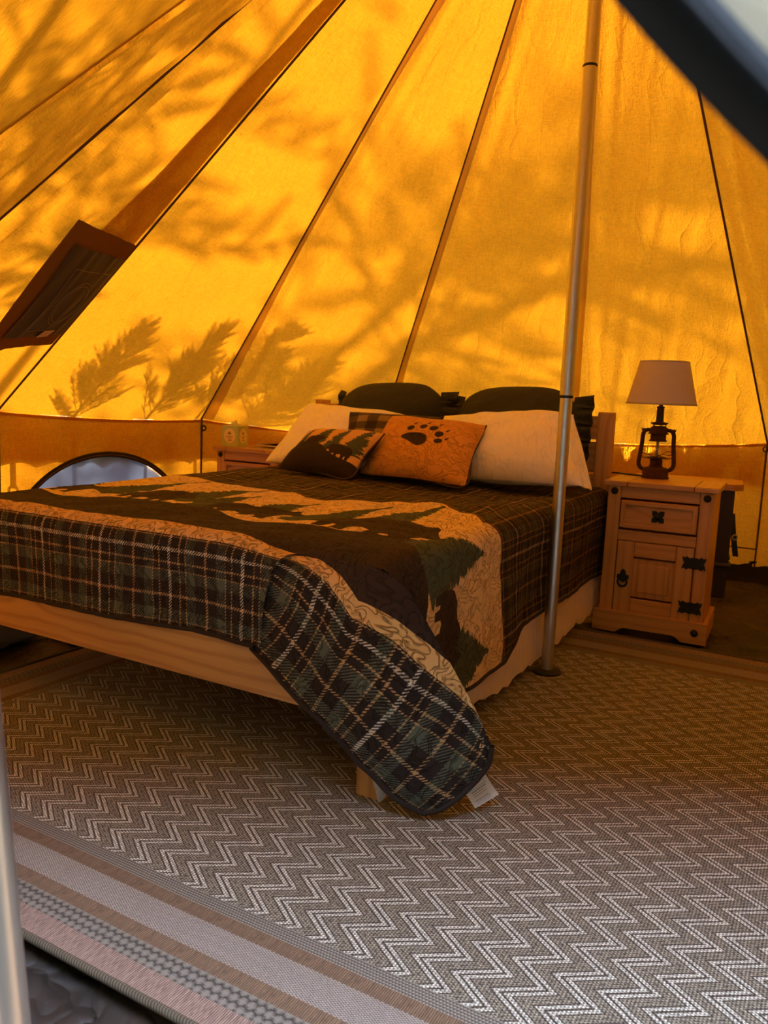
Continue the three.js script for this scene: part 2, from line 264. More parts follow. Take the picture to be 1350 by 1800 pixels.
// ───────────────────────── rug ─────────────────────────
const YAW = 0.51, E1 = V3(Math.sin(YAW), 0, -Math.cos(YAW)), E2 = V3(-Math.cos(YAW), 0, -Math.sin(YAW));
const rugP = (u, v, y) => V3(E2.x * u + E1.x * v, y, E2.z * u + E1.z * v);
{
  const rug = thing('rug', 'large grey and brown flatwoven rug with zigzag field and striped border covering the tent floor', 'rug');
  const PU = 0.302, PV = 0.27, N = 1024;
  const zig = (x, y) => {
    const u = x / N * PU, v = y / N * PV, f = v / 0.09 - Math.floor(v / 0.09), tri = Math.abs(2 * f - 1);
    let q = (u + 0.066 * (1 - tri)) / 0.0755; q -= Math.floor(q);
    const k = 4 * q, ku = u / PU * 50, kv = v / PV * 44;
    const cu = Math.sin(ku * 6.283), cv = Math.sin(kv * 6.283 + (Math.floor(ku) % 2) * 3.14);
    const knot = 0.5 + 0.3 * cu * 0.6 + 0.35 * cv * 0.6 + 0.18 * noise(ku * 3, kv * 3, 5, 150, 132);
    const lit = q < 0.18 || (q > 0.28 && q < 0.46), dark = (q >= 0.18 && q <= 0.28) || (q >= 0.46 && q < 0.54) || q > 0.94 || (q > 0.71 && q < 0.765 && Math.floor(kv) % 2 === 0);
    return { lit, dark, knot };
  };
  const fmap = tex(N, N, (x, y) => { const z = zig(x, y), r = noise(x / 14, y / 14, 6, 73, 73), base = z.lit ? [206, 200, 182] : z.dark ? [88, 78, 66] : [146, 136, 116], k = (0.30 + 0.98 * z.knot) * (1 + 0.06 * r); return base.map((c) => c * k); }, true, 1 / PU, 1 / PV);
  const fbump = tex(N, N, (x, y) => { const z = zig(x, y); return (z.lit ? 0.55 : z.dark ? 0.05 : 0.35) + 0.4 * z.knot; }, false, 1 / PU, 1 / PV);
  const U0 = -0.65, U1 = 2.37, V0 = 0.845, V1 = 3.4, Y = 0.006;
  const field = [U0 + 0.265, U1 - 0.235, V0 + 0.265, V1 - 0.32];
  const lift = (u, v) => Y + 0.0025 * fbm(u * 3, v * 3, 66);
  part('rug_field', sheet(60, 60, (a, b) => { const u = lerp(field[0], field[1], a), v = lerp(field[2], field[3], b); return [rugP(u, v, lift(u, v)), u, v]; }), std({ map: fmap, bumpMap: fbump, bumpScale: 0.003, roughness: 0.95 }), rug);
  const ribs = (c0, c1, s) => tex(256, 256, (x, y) => { const l = Math.sin(x / 256 * 6.283 * 24 + 0.4 * noise(x / 8, y / 40, s, 32, 6.4)), n = noise(x / 5, y / 22, s + 1, 51, 11.6), k = 0.62 + 0.32 * l + 0.2 * n; return [0, 1, 2].map((i) => lerp(c0[i], c1[i], clamp(k, 0, 1))); }, true, 10, 10);
  const checks = tex(256, 256, (x, y) => { const a = Math.sin(x / 256 * 6.283 * 22), b = Math.sin(y / 256 * 6.283 * 22 + Math.PI * (Math.floor(x / 256 * 22) % 2)), k = 0.5 + 0.45 * a * b + 0.15 * noise(x / 3, y / 3, 3, 85, 85); return [lerp(70, 186, k), lerp(60, 174, k), lerp(52, 162, k)]; }, true, 10);
  const stars = tex(256, 256, (x, y) => { const p = 256 / 8, X = x / p + (Math.floor(y / p) % 2) * 0.5, a = X - Math.floor(X) - 0.5, b = y / p - Math.floor(y / p) - 0.5, r = Math.hypot(a, b), k = clamp(1.15 - Math.pow(Math.abs(a) + Math.abs(b), 2) * 1.4 - 0.3 * Math.abs(Math.sin(Math.atan2(b, a) * 4)) * r + 0.25 * noise(x / 3, y / 3, 4, 85, 85), 0, 1) ; return [lerp(48, 122, k), lerp(43, 114, k), lerp(37, 103, k)]; }, true, 7);
  const cords = tex(256, 256, (x, y) => { const l = Math.sin(y / 256 * 6.283 * 16), m = Math.sin(x / 256 * 6.283 * 16 + (Math.floor(y / 16) % 2) * 3.1), k = 0.5 + 0.35 * l * 0.9 + 0.25 * m + 0.1 * noise(x / 3, y / 3, 5, 85, 85); return [lerp(62, 150, k), lerp(56, 142, k), lerp(48, 128, k)]; }, true, 10);
  const pink = ribs([66, 48, 40], [164, 138, 122], 2), brown = ribs([58, 44, 33], [132, 106, 80], 3);
  const BANDS = [['border_band', 0.0, 0.056, pink], ['border_band', 0.056, 0.1, stars], ['border_band', 0.1, 0.132, brown], ['border_band', 0.132, 0.2, checks], ['border_band', 0.2, 0.232, brown], ['border_band', 0.232, 0.266, cords]];
  for (const [nm, a, b, t] of BANDS) {
    const m = std({ map: t, bumpMap: t, bumpScale: 0.002, roughness: 0.95 }), strips = [];
    const side = (fix, lo, hi, vert) => {   // one straight strip with mitred ends; fix(d) gives the fixed coordinate at distance d from the rug's edge
      strips.push(sheet(60, 2, (p, q) => { const d = lerp(a, b, q), along = lerp(lo + d, hi - d, p), f = fix(d), u = vert ? f : along, v = vert ? along : f; return [rugP(u, v, lift(u, v)), along, d]; }));
    };
    side((d) => V0 + d, U0, U1, false); side((d) => V1 - d * 1.2, U0, U1, false); side((d) => U0 + d, V0, V1, true); side((d) => U1 - d, V0, V1, true);
    part(nm, merge(strips), m, rug);
  }
  const rope = tex(64, 64, (x, y) => { const k = 0.55 + 0.4 * Math.sin((x + y * 0.6) / 64 * 6.283 * 2); return [lerp(46, 108, k), lerp(39, 94, k), lerp(30, 74, k)]; }, true, 900, 2);
  part('bound_edge', tube([[U0, V0], [U1, V0], [U1, V1], [U0, V1]].flatMap(([u, v], i, l) => { const n = l[(i + 1) % 4]; return [0.01, 0.1, 0.5, 0.9, 0.99].map((t) => rugP(lerp(u, n[0], t), lerp(v, n[1], t), 0.006)); }), 0.0075, 500, 8, true), std({ map: rope, bumpMap: rope, bumpScale: 0.002, roughness: 0.9 }), rug, undefined, 'grey corded binding along the rug edge');
}

// ───────────────────────── centre pole and door pole ─────────────────────────
{
  const t = thing('tent_pole', 'brushed steel centre pole of the tent standing beside the bed', 'pole', V3(POLE.x, 0, POLE.z));
  part('foot_plate', lathe([[0, 0.0], [0.052, 0.0], [0.053, 0.006], [0.05, 0.010], [0.026, 0.014], [0, 0.014]]), M.black, t, V3(0, 0.006, 0), 'dark rubber foot plate');
  const sec = (y0, y1, r) => lathe([[r, y0], [r, y1]], 32);
  part('pole_section', sec(0.012, 1.0, 0.0215), M.steel, t); part('pole_section', sec(1.0, 2.07, 0.0235), M.steel, t); part('pole_section', sec(2.07, 3.16, 0.0225), M.steel, t);
  part('pole_joint', lathe([[0.0215, 0.994], [0.0238, 0.996], [0.0238, 1.003], [0.0222, 1.005]]), M.iron, t); part('pole_joint', lathe([[0.0235, 2.066], [0.0242, 2.068], [0.0242, 2.073], [0.0228, 2.075]]), M.iron, t);
}
{
  const a = V3(-0.3075, 0.723, -0.6), b = V3(-0.2905, 0.452, -0.6), d = b.clone().sub(a);
  const p0 = b.clone().addScaledVector(d, 1.66), p1 = a.clone().addScaledVector(d, -5.0);
  const t = thing('door_pole', 'shiny metal door pole in the near left foreground', 'pole', V3(p0.x, 0, p0.z));
  const at = (f) => p0.clone().lerp(p1, f).sub(V3(p0.x, 0, p0.z));
  part('pole_section', tube([at(0), at(0.3), at(0.6), at(1)], 0.0135, 30, 24), M.steel, t);
  part('pole_foot', new THREE.CylinderGeometry(0.018, 0.02, 0.03, 24), M.black, t, at(0).setY(0.012));
}

// ───────────────────────── door flap, upper right ─────────────────────────
{
  const edge = [V3(-0.38, 1.76, -0.98), V3(-0.2, 1.42, -0.45), V3(-0.033, 1.2, -0.26), V3(0.026, 1.127, -0.25), V3(0.058, 1.094, -0.25), V3(0.085, 1.069, -0.25), V3(0.109, 1.049, -0.25), V3(0.167, 1.002, -0.25), V3(0.3, 0.91, -0.25), V3(0.5, 0.8, -0.3)];
  const curve = new THREE.CatmullRomCurve3(edge), side = V3(0.56, 0.72, 0.1).normalize();
  const t = thing('door_flap', 'pale canvas door flap with a black zip band hanging close by at upper right', 'tent flap');
  part('canvas_sheet', sheet(60, 30, (u, v) => { const p = curve.getPoint(u), w = 0.012 + v * (0.13 + 0.08 * u); p.addScaledVector(side, w).add(V3(0, 0, 0.014 * Math.sin(v * 8 + u * 2) * Math.min(1, v * 2) - 0.55 * (w - 0.012))); return [p, u, w]; }), M.outerCanvas, t);
  part('zip_band', sheet(60, 10, (u, v) => { const p = curve.getPoint(u), w = v * 0.0205; p.addScaledVector(side, w).add(V3(0, 0, 0.006 * Math.sin(v * Math.PI) + 0.002)); return [p, u, w]; }), M.blackBand, t, undefined, 'black zip band edging the flap');
  part('zip_teeth', tube(Array.from({ length: 20 }, (_, i) => curve.getPoint(i / 19).addScaledVector(side, 0.011).add(V3(0, 0, 0.0075))), 0.0009, 80, 6), std({ color: lin(0.012, 0.013, 0.018), roughness: 0.6 }), t);
}
// ───────────────────────── bed ─────────────────────────
const P1 = V3(0.0214, 0, -1.8316);
const B = (s, t, y) => P1.clone().addScaledVector(E1, s).addScaledVector(E2, t).setY(y);
const bedThing = (name, label, cat, s, t, y, group) => { const o = thing(name, label, cat, B(s, t, y), -YAW, group); o.userData.at = [s, t, y]; return o; };
const L = (o, s, t, y) => V3(o.userData.at[1] - t, y - o.userData.at[2], o.userData.at[0] - s);
const W = 1.61, LEN = 2.08;
{
  const b = bedThing('bed', 'honey-coloured pine bed frame with plain footboard and plank headboard', 'bed', 1.04, 0.8, 0);
  const put = (name, s, t, y, ls, lt, ly, grain, label) => part(name, bx(lt, ly, ls, grain, 0.005), M.pine, b, L(b, s, t, y), label);
  put('leg', 0.035, 0.0375, 0.16, 0.065, 0.075, 0.32, 'y'); put('leg', 0.035, W - 0.0375, 0.16, 0.065, 0.075, 0.32, 'y');
  put('leg', 1.1, 0.09, 0.11, 0.06, 0.07, 0.22, 'y');
  put('footboard', -0.006, 0.80, 0.275, 0.026, 1.575, 0.15, 'x');
  put('side_rail', 1.04, 0.05, 0.275, 1.98, 0.026, 0.13, 'z'); put('side_rail', 1.04, W - 0.05, 0.275, 1.98, 0.026, 0.13, 'z');
  put('headboard_post', 2.06, 0.05, 0.4715, 0.045, 0.072, 0.943, 'y'); put('headboard_post', 2.06, W - 0.03, 0.4715, 0.045, 0.072, 0.943, 'y');
  put('headboard_rail', 2.055, W / 2, 0.872, 0.032, 1.49, 0.105, 'x');
  for (let i = 0; i < 3; i++) put('headboard_plank', 2.06, W / 2, 0.738 - i * 0.145, 0.02, 1.49, 0.138, 'x');
  put('centre_rail', 1.04, 0.8, 0.25, 1.98, 0.06, 0.06, 'z');
}
{
  const m = bedThing('mattress', 'white mattress under the bear quilt on the pine bed', 'mattress', 1.04, 0.8, 0.345);
  part('mattress_body', boxUV(new RoundedBoxGeometry(1.54, 0.235, 1.98, 4, 0.04)), std({ color: lin(0.66, 0.6, 0.54), roughness: 0.95 }), m, L(m, 1.03, 0.8, 0.463));
}
const sheetTex = tex(512, 512, (x, y) => 0.5 + 0.3 * fbm(x / 64, y / 64, 31, 4, 8, 8) + 0.2 * Math.pow(1 - Math.abs(noise(x / 32 + 0.6 * fbm(x / 64, y / 64, 35, 2, 8, 8), y / 128, 33, 16, 4)), 4), false, 2.2);
const whiteCloth = (c) => new THREE.MeshPhysicalMaterial({ color: c, roughness: 0.95, side: THREE.DoubleSide, sheen: 0.3, sheenRoughness: 0.6, sheenColor: lin(1, 1, 1), bumpMap: sheetTex, bumpScale: 0.012 });
{
  const k = bedThing('bed_skirt', 'pinkish white gathered sheet hanging below the quilt along the right side of the bed', 'bed skirt', 1.0, -0.02, 0.05);
  part('skirt_cloth', sheet(160, 12, (u, v) => { const s = 0.26 + 1.72 * u, y = lerp(0.34, 0.062 + 0.018 * noise(s * 7, 2) + 0.01 * noise(s * 20, 3), v); const out = -0.026 + v * 0.026 + v * 0.006 * noise(s * 13 + v * 0.6, v, 4) + 0.004 * Math.sin(v * 26 + noise(s * 6, 1, 9) * 5) * v; return [L(k, s, -out, y), s, y]; }), whiteCloth(lin(0.74, 0.62, 0.55)), k);
}
const stipple = (a, c) => { const u = a * 10, v = c * 10, wx = noise(u, v, 7, 10, 10) * 0.9, wy = noise(u, v, 8, 10, 10) * 0.9; return Math.abs(noise(u * 1.6 + wx * 1.4, v * 1.6 + wy * 1.4, 9, 16, 16) + 0.35 * noise(u * 3.2 + wx * 2.4, v * 3.2 + wy * 2.4, 10, 32, 32)); };   // wandering quilting line, 0 on the stitch
// ---- quilt ----
const QU0 = 2.05, QUW = 2.55, QV0 = -0.4, QVH = 2.5;
const PLAID = (X, Y, P) => {      // X, Y in metres: colour of a twill tartan with its threads showing
  const f = (a) => { let q = a / P; q -= Math.floor(q); q = Math.abs(q - 0.5) * 2 * P / 2; return q; };   // 0 at the tan line, P/2 at the white one
  const kind = (a) => { const d = f(a); return d < 0.0042 ? 1 : d > P / 2 - 0.0052 ? 2 : d > 0.089 && d < 0.0945 ? 1 : d > 0.038 && d < 0.068 ? 3 : d >= 0.068 && d < 0.0718 ? 1 : 0; };
  const kx = kind(X), ky = kind(Y), h = (X + Y) / 0.0086, on = h - Math.floor(h) < 0.5;
  const C = [[36, 24, 24], [186, 146, 100], [216, 204, 190], [84, 90, 76]];
  if (kx === ky) return C[kx];
  const over = on ? C[kx] : C[ky]; return over;
};
const quiltTex = canvasTex(2048, 2048, (c, w, h) => {
  const im = c.createImageData(w, h), d = im.data;
  const px = (x) => QU0 - x / w * QUW, py = (y) => QV0 + QVH * (1 - y / h);
  const bound = (U) => 0.79 + 0.012 * noise(U * 9, 1, 3);
  const hill = (U) => 0.265 + 0.055 * Math.sin(U * 6.6 + 1.1) + 0.02 * Math.sin(U * 17);
  for (let y = 0; y < h; y++) for (let x = 0; x < w; x++) {
    const U = px(x), Vv = py(y), i = (y * w + x) * 4, b = bound(U); let col;
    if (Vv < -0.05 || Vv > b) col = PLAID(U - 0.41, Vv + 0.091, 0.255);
    else if (Vv < 0) col = [228, 182, 122];
    else if (Vv < hill(U)) col = [50, 33, 31];
    else if (Vv > b - 0.006) col = [150, 104, 66];
    else { const n = 6 * fbm(U * 30, Vv * 30, 5); col = [240 + n, 204 + n, 148 + n]; }
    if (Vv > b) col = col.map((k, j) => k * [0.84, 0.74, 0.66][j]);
    const st = stipple((QU0 - U) / 0.24, (Vv - QV0) / 0.24) < 0.035 ? 0.74 : 1;      // darker along the stitches: brown thread plus painted crease shade
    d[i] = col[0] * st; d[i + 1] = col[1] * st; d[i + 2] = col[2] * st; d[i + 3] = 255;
  }
  c.putImageData(im, 0, 0);
  const X = (U) => (QU0 - U) / QUW * w, Y = (V) => (1 - (V - QV0) / QVH) * h, m = w / QUW, r = rng(5);
  const firTree = (U, V, H, Wd, lean = 0, col = '#4a5140') => {     // a ragged fir standing on the hill
    c.fillStyle = col;
    for (let s = 0; s < 260; s++) { const f = r(), half = Wd * (1 - f) * (0.6 + 0.4 * r()), dir = r() < 0.5 ? -1 : 1, x0 = X(U + lean * f), y0 = Y(V + H * f), x1 = x0 + dir * half * m, y1 = y0 - (0.015 + 0.05 * r()) * m * H;
      c.beginPath(); c.moveTo(x0, y0 - 0.02 * m); c.lineTo(x1, y1); c.lineTo(x1 - dir * 0.012 * m, y1 + 0.012 * m); c.lineTo(x0, y0 + 0.03 * m); c.closePath(); c.fill(); }
    c.beginPath(); c.moveTo(X(U), Y(V)); c.lineTo(X(U + lean), Y(V + H * 1.04)); c.lineTo(X(U) + 0.012 * m, Y(V)); c.closePath(); c.fill();
  };
  const bear = (U, V, S, flip, col = '#35241f') => {
    const P = [[.06, 0], [.03, .15], [.01, .3], [.06, .43], [.2, .51], [.38, .5], [.52, .57], [.64, .55], [.72, .5], [.77, .53], [.8, .58], [.84, .57], [.86, .5], [.93, .42], [1, .35], [.98, .30], [.9, .3], [.82, .27], [.77, .21], [.75, .1], [.77, 0], [.65, 0], [.63, .12], [.59, .16], [.55, .12], [.56, 0], [.45, 0], [.45, .13], [.36, .16], [.31, .13], [.3, 0], [.2, 0], [.19, .11], [.15, .12], [.14, 0]];
    c.fillStyle = col; c.beginPath();
    P.forEach(([a, b], i) => { const q = X(U) + (flip ? 1 - a : a) * S * m - 0.5 * S * m, z = Y(V) - b * S * m; i ? c.lineTo(q, z) : c.moveTo(q, z); }); c.closePath(); c.fill();
  };
  for (const [U, V, H, Wd, lean] of [[1.86, .3, .42, .1, -.02], [1.36, .33, .42, .1, -.05], [1.02, .36, .4, .11, -.05], [0.9, .3, .3, .09, -.03], [0.5, .3, .36, .1, -.08], [0.3, .42, .34, .09, -.03], [-0.02, .27, .34, .15, -.03], [-0.33, .38, .27, .14, -.03], [0.68, .4, .26, .08, -.04], [1.62, .36, .3, .08, 0]]) firTree(U, V, H, Wd, lean);
  bear(1.55, .25, .3, false); bear(1.15, .30, .3, false); bear(0.7, .27, .34, false); bear(0.24, .25, .42, false); bear(-0.24, .30, .26, false);
});
const quiltingTex = tex(1024, 1024, (x, y) => 0.06 + 0.94 * Math.pow(Math.min(1, stipple(x / 1024, y / 1024) / 0.26), 0.55), false, 1);
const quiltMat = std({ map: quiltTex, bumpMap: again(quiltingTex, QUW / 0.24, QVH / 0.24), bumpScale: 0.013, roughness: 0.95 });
{
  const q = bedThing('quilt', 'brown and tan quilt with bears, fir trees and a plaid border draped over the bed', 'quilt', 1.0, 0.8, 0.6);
  const R = 0.05, TH = 0.045, RF = 0.06, TOP = 0.605, SET = 0.025;
  const wob = [[2.1, -.09], [1.6, -.1], [1.24, -.08], [.89, .0], [.69, .07], [.55, .01], [.42, -.07], [.32, -.09], [.16, .0], [.02, .15], [-.06, .12], [-.5, .06]];
  const wobble = (t) => { for (let i = 0; i + 1 < wob.length; i++) if (t <= wob[i][0] && t >= wob[i + 1][0]) { const f = (wob[i][0] - t) / (wob[i][0] - wob[i + 1][0]); return lerp(wob[i][1], wob[i + 1][1], f * f * (3 - 2 * f)); } return t > 0 ? -.09 : .06; };
  const texV = (t, s) => s - SET + wobble(t) * smooth(s, 0.15, 0.75) * (1 - smooth(s, 1.0, 1.5)) + 0.14 * (t > 0 ? Math.exp(-Math.pow(t / 0.13, 2)) : 1) * (1 - smooth(s, 0, 0.55));
  const uvq = (U, Vv) => [(QU0 - U) / QUW, (Vv - QV0) / QVH];
  const puff = (t, s) => 0.010 * noise(s * 3.1, t * 3.3, 12) + 0.006 * noise(s * 8, t * 7, 13) + 0.0025 * noise(s * 22, t * 22, 14);
  const droop = (a, s) => 0.034 * (1 - smooth(a, 0.28, 0.5)) * Math.exp(-(s - SET) / 0.06);
  const drape = (a, s) => {       // a across the cloth, s along the bed -> point in bed axes
    const side = a < TH ? 0 : a > W - TH ? 1 : 2; let t, y, n = 0;
    if (side === 2) { t = a; y = TOP + puff(a, s) * Math.min(1, 0.3 + 6 * Math.min(a, W - a)) - droop(a, s); }
    else {
      const k = side ? a - (W - TH) : TH - a, arc = R * Math.PI / 2; let out, dn;
      if (k < arc) { const th = k / R; out = R * Math.sin(th); dn = R * (1 - Math.cos(th)); } else { out = R; dn = R + k - arc; }
      n = Math.max(0, dn - 0.05); out += (0.008 * Math.sin(s * 9 + 1.5) + 0.006 * noise(s * 6, dn * 3, 15) - 0.004) * Math.min(1, n * 4) + 0.003 * noise(s * 22, dn * 20, 16);
      out += side ? 0 : 0.02 * (1 - smooth(s, 0.1, 0.9)) * Math.min(1, n * 3);
      t = side ? W - TH + out : TH - out; y = TOP - dn + puff(side ? W : 0, s) * 0.3 - droop(a, s);
    }
    return [t, y];
  };
  const hemU = (s) => -0.442 + 0.075 * smooth(s, 0.74, 1.0) + 0.006 * noise(s * 5, 3);
  const geos = [];
  geos.push(sheet(220, 170, (x, v) => {
    const s = SET + 1.99 * v, lo = hemU(s), a = lerp(lo, 1.98, x); let [t, y] = drape(a, s);
    return [L(q, s, t, y), ...uvq(a, texV(a, s))];
  }));
  // foot drape, from the pleat to the far left corner
  const footOut = (t, dn) => 0.010 * Math.sin(t * 8 + 0.6) * Math.min(1, dn * 5) + 0.007 * noise(t * 7, dn * 4, 22) * Math.min(1, dn * 6) + 0.003 * noise(t * 22, dn * 22, 23);
  const HEM = -0.305;
  const foot = (t, k) => { const arc = RF * Math.PI / 2; let o, dn; if (k < arc) { o = RF * Math.sin(k / RF); dn = RF * (1 - Math.cos(k / RF)); } else { o = RF; dn = RF + k - arc; } dn += droop(t, SET) * (1 - Math.min(1, k / 0.1)); return [SET - o - footOut(t, dn), TOP - dn + puff(t, SET) * (1 - Math.min(1, k / 0.05)) - (t > 0.6 ? 0.03 * (t - 0.6) * Math.min(1, k * 4) : 0)]; };
  const T0 = 0.365;
  geos.push(sheet(120, 40, (x, v) => { const t = lerp(T0 - 0.02 - 0.065 * (1 - v) * (1 - v), 1.645, x), wv = texV(t, SET), k = v * (wv - HEM); const [s, y] = foot(t, k); const edge = Math.max(0, t - (W - 0.03)); return [L(q, s + edge * 0.6, t - edge * 0.4, y), ...uvq(t, wv - k)]; }));
  // corner flap: cloth spread between bed edge and ridge (top), hem (bottom), pleat (left) and the side hem (right)
  const C = (pts) => new THREE.CatmullRomCurve3(pts.map(([s, t, y]) => V3(s, t, y)), false, 'centripetal');
  const e0 = (t) => [SET, t, drape(t, SET)[1] - (t > 0.29 ? 0.004 : 0)];
  const topP = [e0(.30), e0(.21), e0(.13), e0(.05), [.014, -.035, .535], [.02, -.11, .435], [.038, -.17, .34], [.052, -.215, .262], [.06, -.25, .19]];
  const topU = [.30, .21, .13, .05].map((t) => [t, texV(t, SET)]).concat([[0, .08], [-.08, .025], [-.185, -.02], [-.27, -.048], [-.35, -.074]]);
  const botP = [[-.03, .385, .322], [-.052, .285, .280], [-.06, .19, .225], [-.06, .1, .172], [-.055, .0, .1], [-.045, -.07, .05], [-.02, -.125, .022]], botU = [[.21, HEM], [.14, HEM], [.05, HEM], [-.05, HEM], [-.165, HEM], [-.25, HEM], [-.32, HEM]];
  const lefP = [topP[0], [-.014, .325, .56], [-.026, .335, .49], [-.03, .36, .4], [-.03, .385, .322]], lefU = [topU[0], [.295, -.09], [.28, -.17], [.25, -.245], [.21, HEM]];
  const rigP = [[.06, -.25, .19], [.062, -.243, .14], [.04, -.208, .085], [.005, -.16, .04], [-.02, -.125, .022]], rigU = [[-.35, -.074], [-.355, -.13], [-.35, -.19], [-.34, -.25], [-.32, HEM]];
  const pick = (U, t) => { const f = t * (U.length - 1), i = Math.min(U.length - 2, Math.floor(f)); return [lerp(U[i][0], U[i + 1][0], f - i), lerp(U[i][1], U[i + 1][1], f - i)]; };
  const cT = C(topP), cB = C(botP), cL = C(lefP), cR = C(rigP), c00 = V3(...topP[0]), c10 = V3(...topP[8]), c01 = V3(...botP[0]), c11 = V3(...botP[6]);
  const flap = (u, v) => {
    const bl = (a, b, c, d, e, f, g, h) => a.map((_, i) => (1 - v) * a[i] + v * b[i] + (1 - u) * c[i] + u * d[i] - ((1 - u) * (1 - v) * e[i] + u * (1 - v) * f[i] + (1 - u) * v * g[i] + u * v * h[i]));
    const A = (p) => p.toArray(), p = bl(A(cT.getPoint(u)), A(cB.getPoint(u)), A(cL.getPoint(v)), A(cR.getPoint(v)), A(c00), A(c10), A(c01), A(c11));
    const x = bl(pick(topU, u), pick(botU, u), pick(lefU, v), pick(rigU, v), topU[0], topU[8], botU[0], botU[6]);
    const e = Math.sin(Math.PI * u) * Math.sin(Math.PI * v), d = 0.018 * e + 0.010 * noise(x[0] * 9, x[1] * 9, 25) * Math.min(1, 5 * v * (1 - u * 0.5)) + 0.003 * noise(x[0] * 24, x[1] * 24, 26);
    return [V3(p[0] - d, p[1], p[2] - 0.4 * d), x];
  };
  geos.push(sheet(90, 60, (u, v) => { const [p, x] = flap(u, v); return [L(q, p.x, p.y, p.z), ...uvq(...x)]; }));
  // back of the corner fold: from the ridge round to the side drape
  geos.push(sheet(20, 40, (u, v) => { const f = 3 / 8 + v * 5 / 8, a = cT.getPoint(f), s0 = SET, hu = hemU(s0), aa = lerp(0.0, hu, v), [t, y] = drape(aa, s0), x = pick(topU, f); const b = V3(s0, t, y), p = a.lerp(b, u); return [L(q, p.x, p.y, p.z), ...uvq(lerp(x[0], aa, u), lerp(x[1], texV(aa, s0), u))]; }));
  geos.push(sheet(40, 10, (u, v) => { const s = 2.015, a = lerp(hemU(2), 1.98, u), [t, y] = drape(a, s); return [L(q, s + 0.005, t, lerp(y, Math.min(y, 0.5), v)), ...uvq(a, 2 + 0.05 * v)]; }));
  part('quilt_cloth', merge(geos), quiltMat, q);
  const bindMat = std({ color: lin(0.022, 0.013, 0.012), roughness: 0.9 });
  part('binding', tube(Array.from({ length: 24 }, (_, i) => { const [p] = flap(i / 23, 1); return L(q, p.x, p.y, p.z); }), 0.0065, 120, 8), bindMat, q);
  part('binding', tube(Array.from({ length: 12 }, (_, i) => { const [p] = flap(1, i / 11); return L(q, p.x, p.y, p.z); }), 0.0065, 60, 8), bindMat, q);
  part('binding', tube(Array.from({ length: 40 }, (_, i) => { const t = lerp(T0, 1.645, i / 39), wv = texV(t, SET), [s, y] = foot(t, wv - HEM); return L(q, s, t, y); }), 0.0065, 120, 8), bindMat, q);
  part('binding', tube(Array.from({ length: 60 }, (_, i) => { const s = SET + 1.99 * i / 59, [t, y] = drape(hemU(s), s); return L(q, s, t, y); }), 0.0065, 200, 8), bindMat, q);
  const labelTex = canvasTex(256, 256, (c) => { c.fillStyle = '#e6e2dc'; c.fillRect(0, 0, 256, 256); const r = rng(3); c.fillStyle = '#6d6862'; for (let i = 0; i < 13; i++) { if (i === 4 || i === 8) continue; let x = 30 + r() * 40; const e = 226 - r() * 50; while (x < e) { const k = 6 + r() * 15; c.fillRect(x, 20 + i * 17, k, i % 4 === 1 ? 7 : 4); x += k + 5; } } c.fillStyle = '#bcd0d8'; c.fillRect(20, 86, 210, 16); });
  const TG = [[.028, -.196, .088], [.097, -.217, .107], [.149, -.245, .03], [.084, -.211, .012]];
  part('care_tag', sheet(8, 8, (u, v) => { const f = (i) => lerp(lerp(TG[0][i], TG[1][i], u), lerp(TG[3][i], TG[2][i], u), v), b = 0.006 * Math.sin(v * 7); return [L(q, f(0) - b, f(1), f(2) + b), u, 1 - v]; }), std({ map: labelTex, roughness: 0.35 }), q, undefined, 'white printed care tag at the hanging corner');
}
{
  const k = bedThing('sheet_corner', 'small white corner of bed sheet hanging to the rug behind the quilt flap', 'sheet', -0.02, 0.02, 0);
  part('hanging_corner', sheet(16, 20, (u, v) => { const wv = lerp(0.06, 0.014, v * v), a = (u - 0.5) * 2, t = lerp(0.02, -0.005, v) - a * wv, s = -0.045 + 0.02 * a * a - 0.012 * Math.sin(v * 5) + 0.012 * v; return [L(k, s, t, lerp(0.26, 0.016, v) + 0.02 * a * a * v), u, v]; }), whiteCloth(lin(0.8, 0.8, 0.84)), k);
}
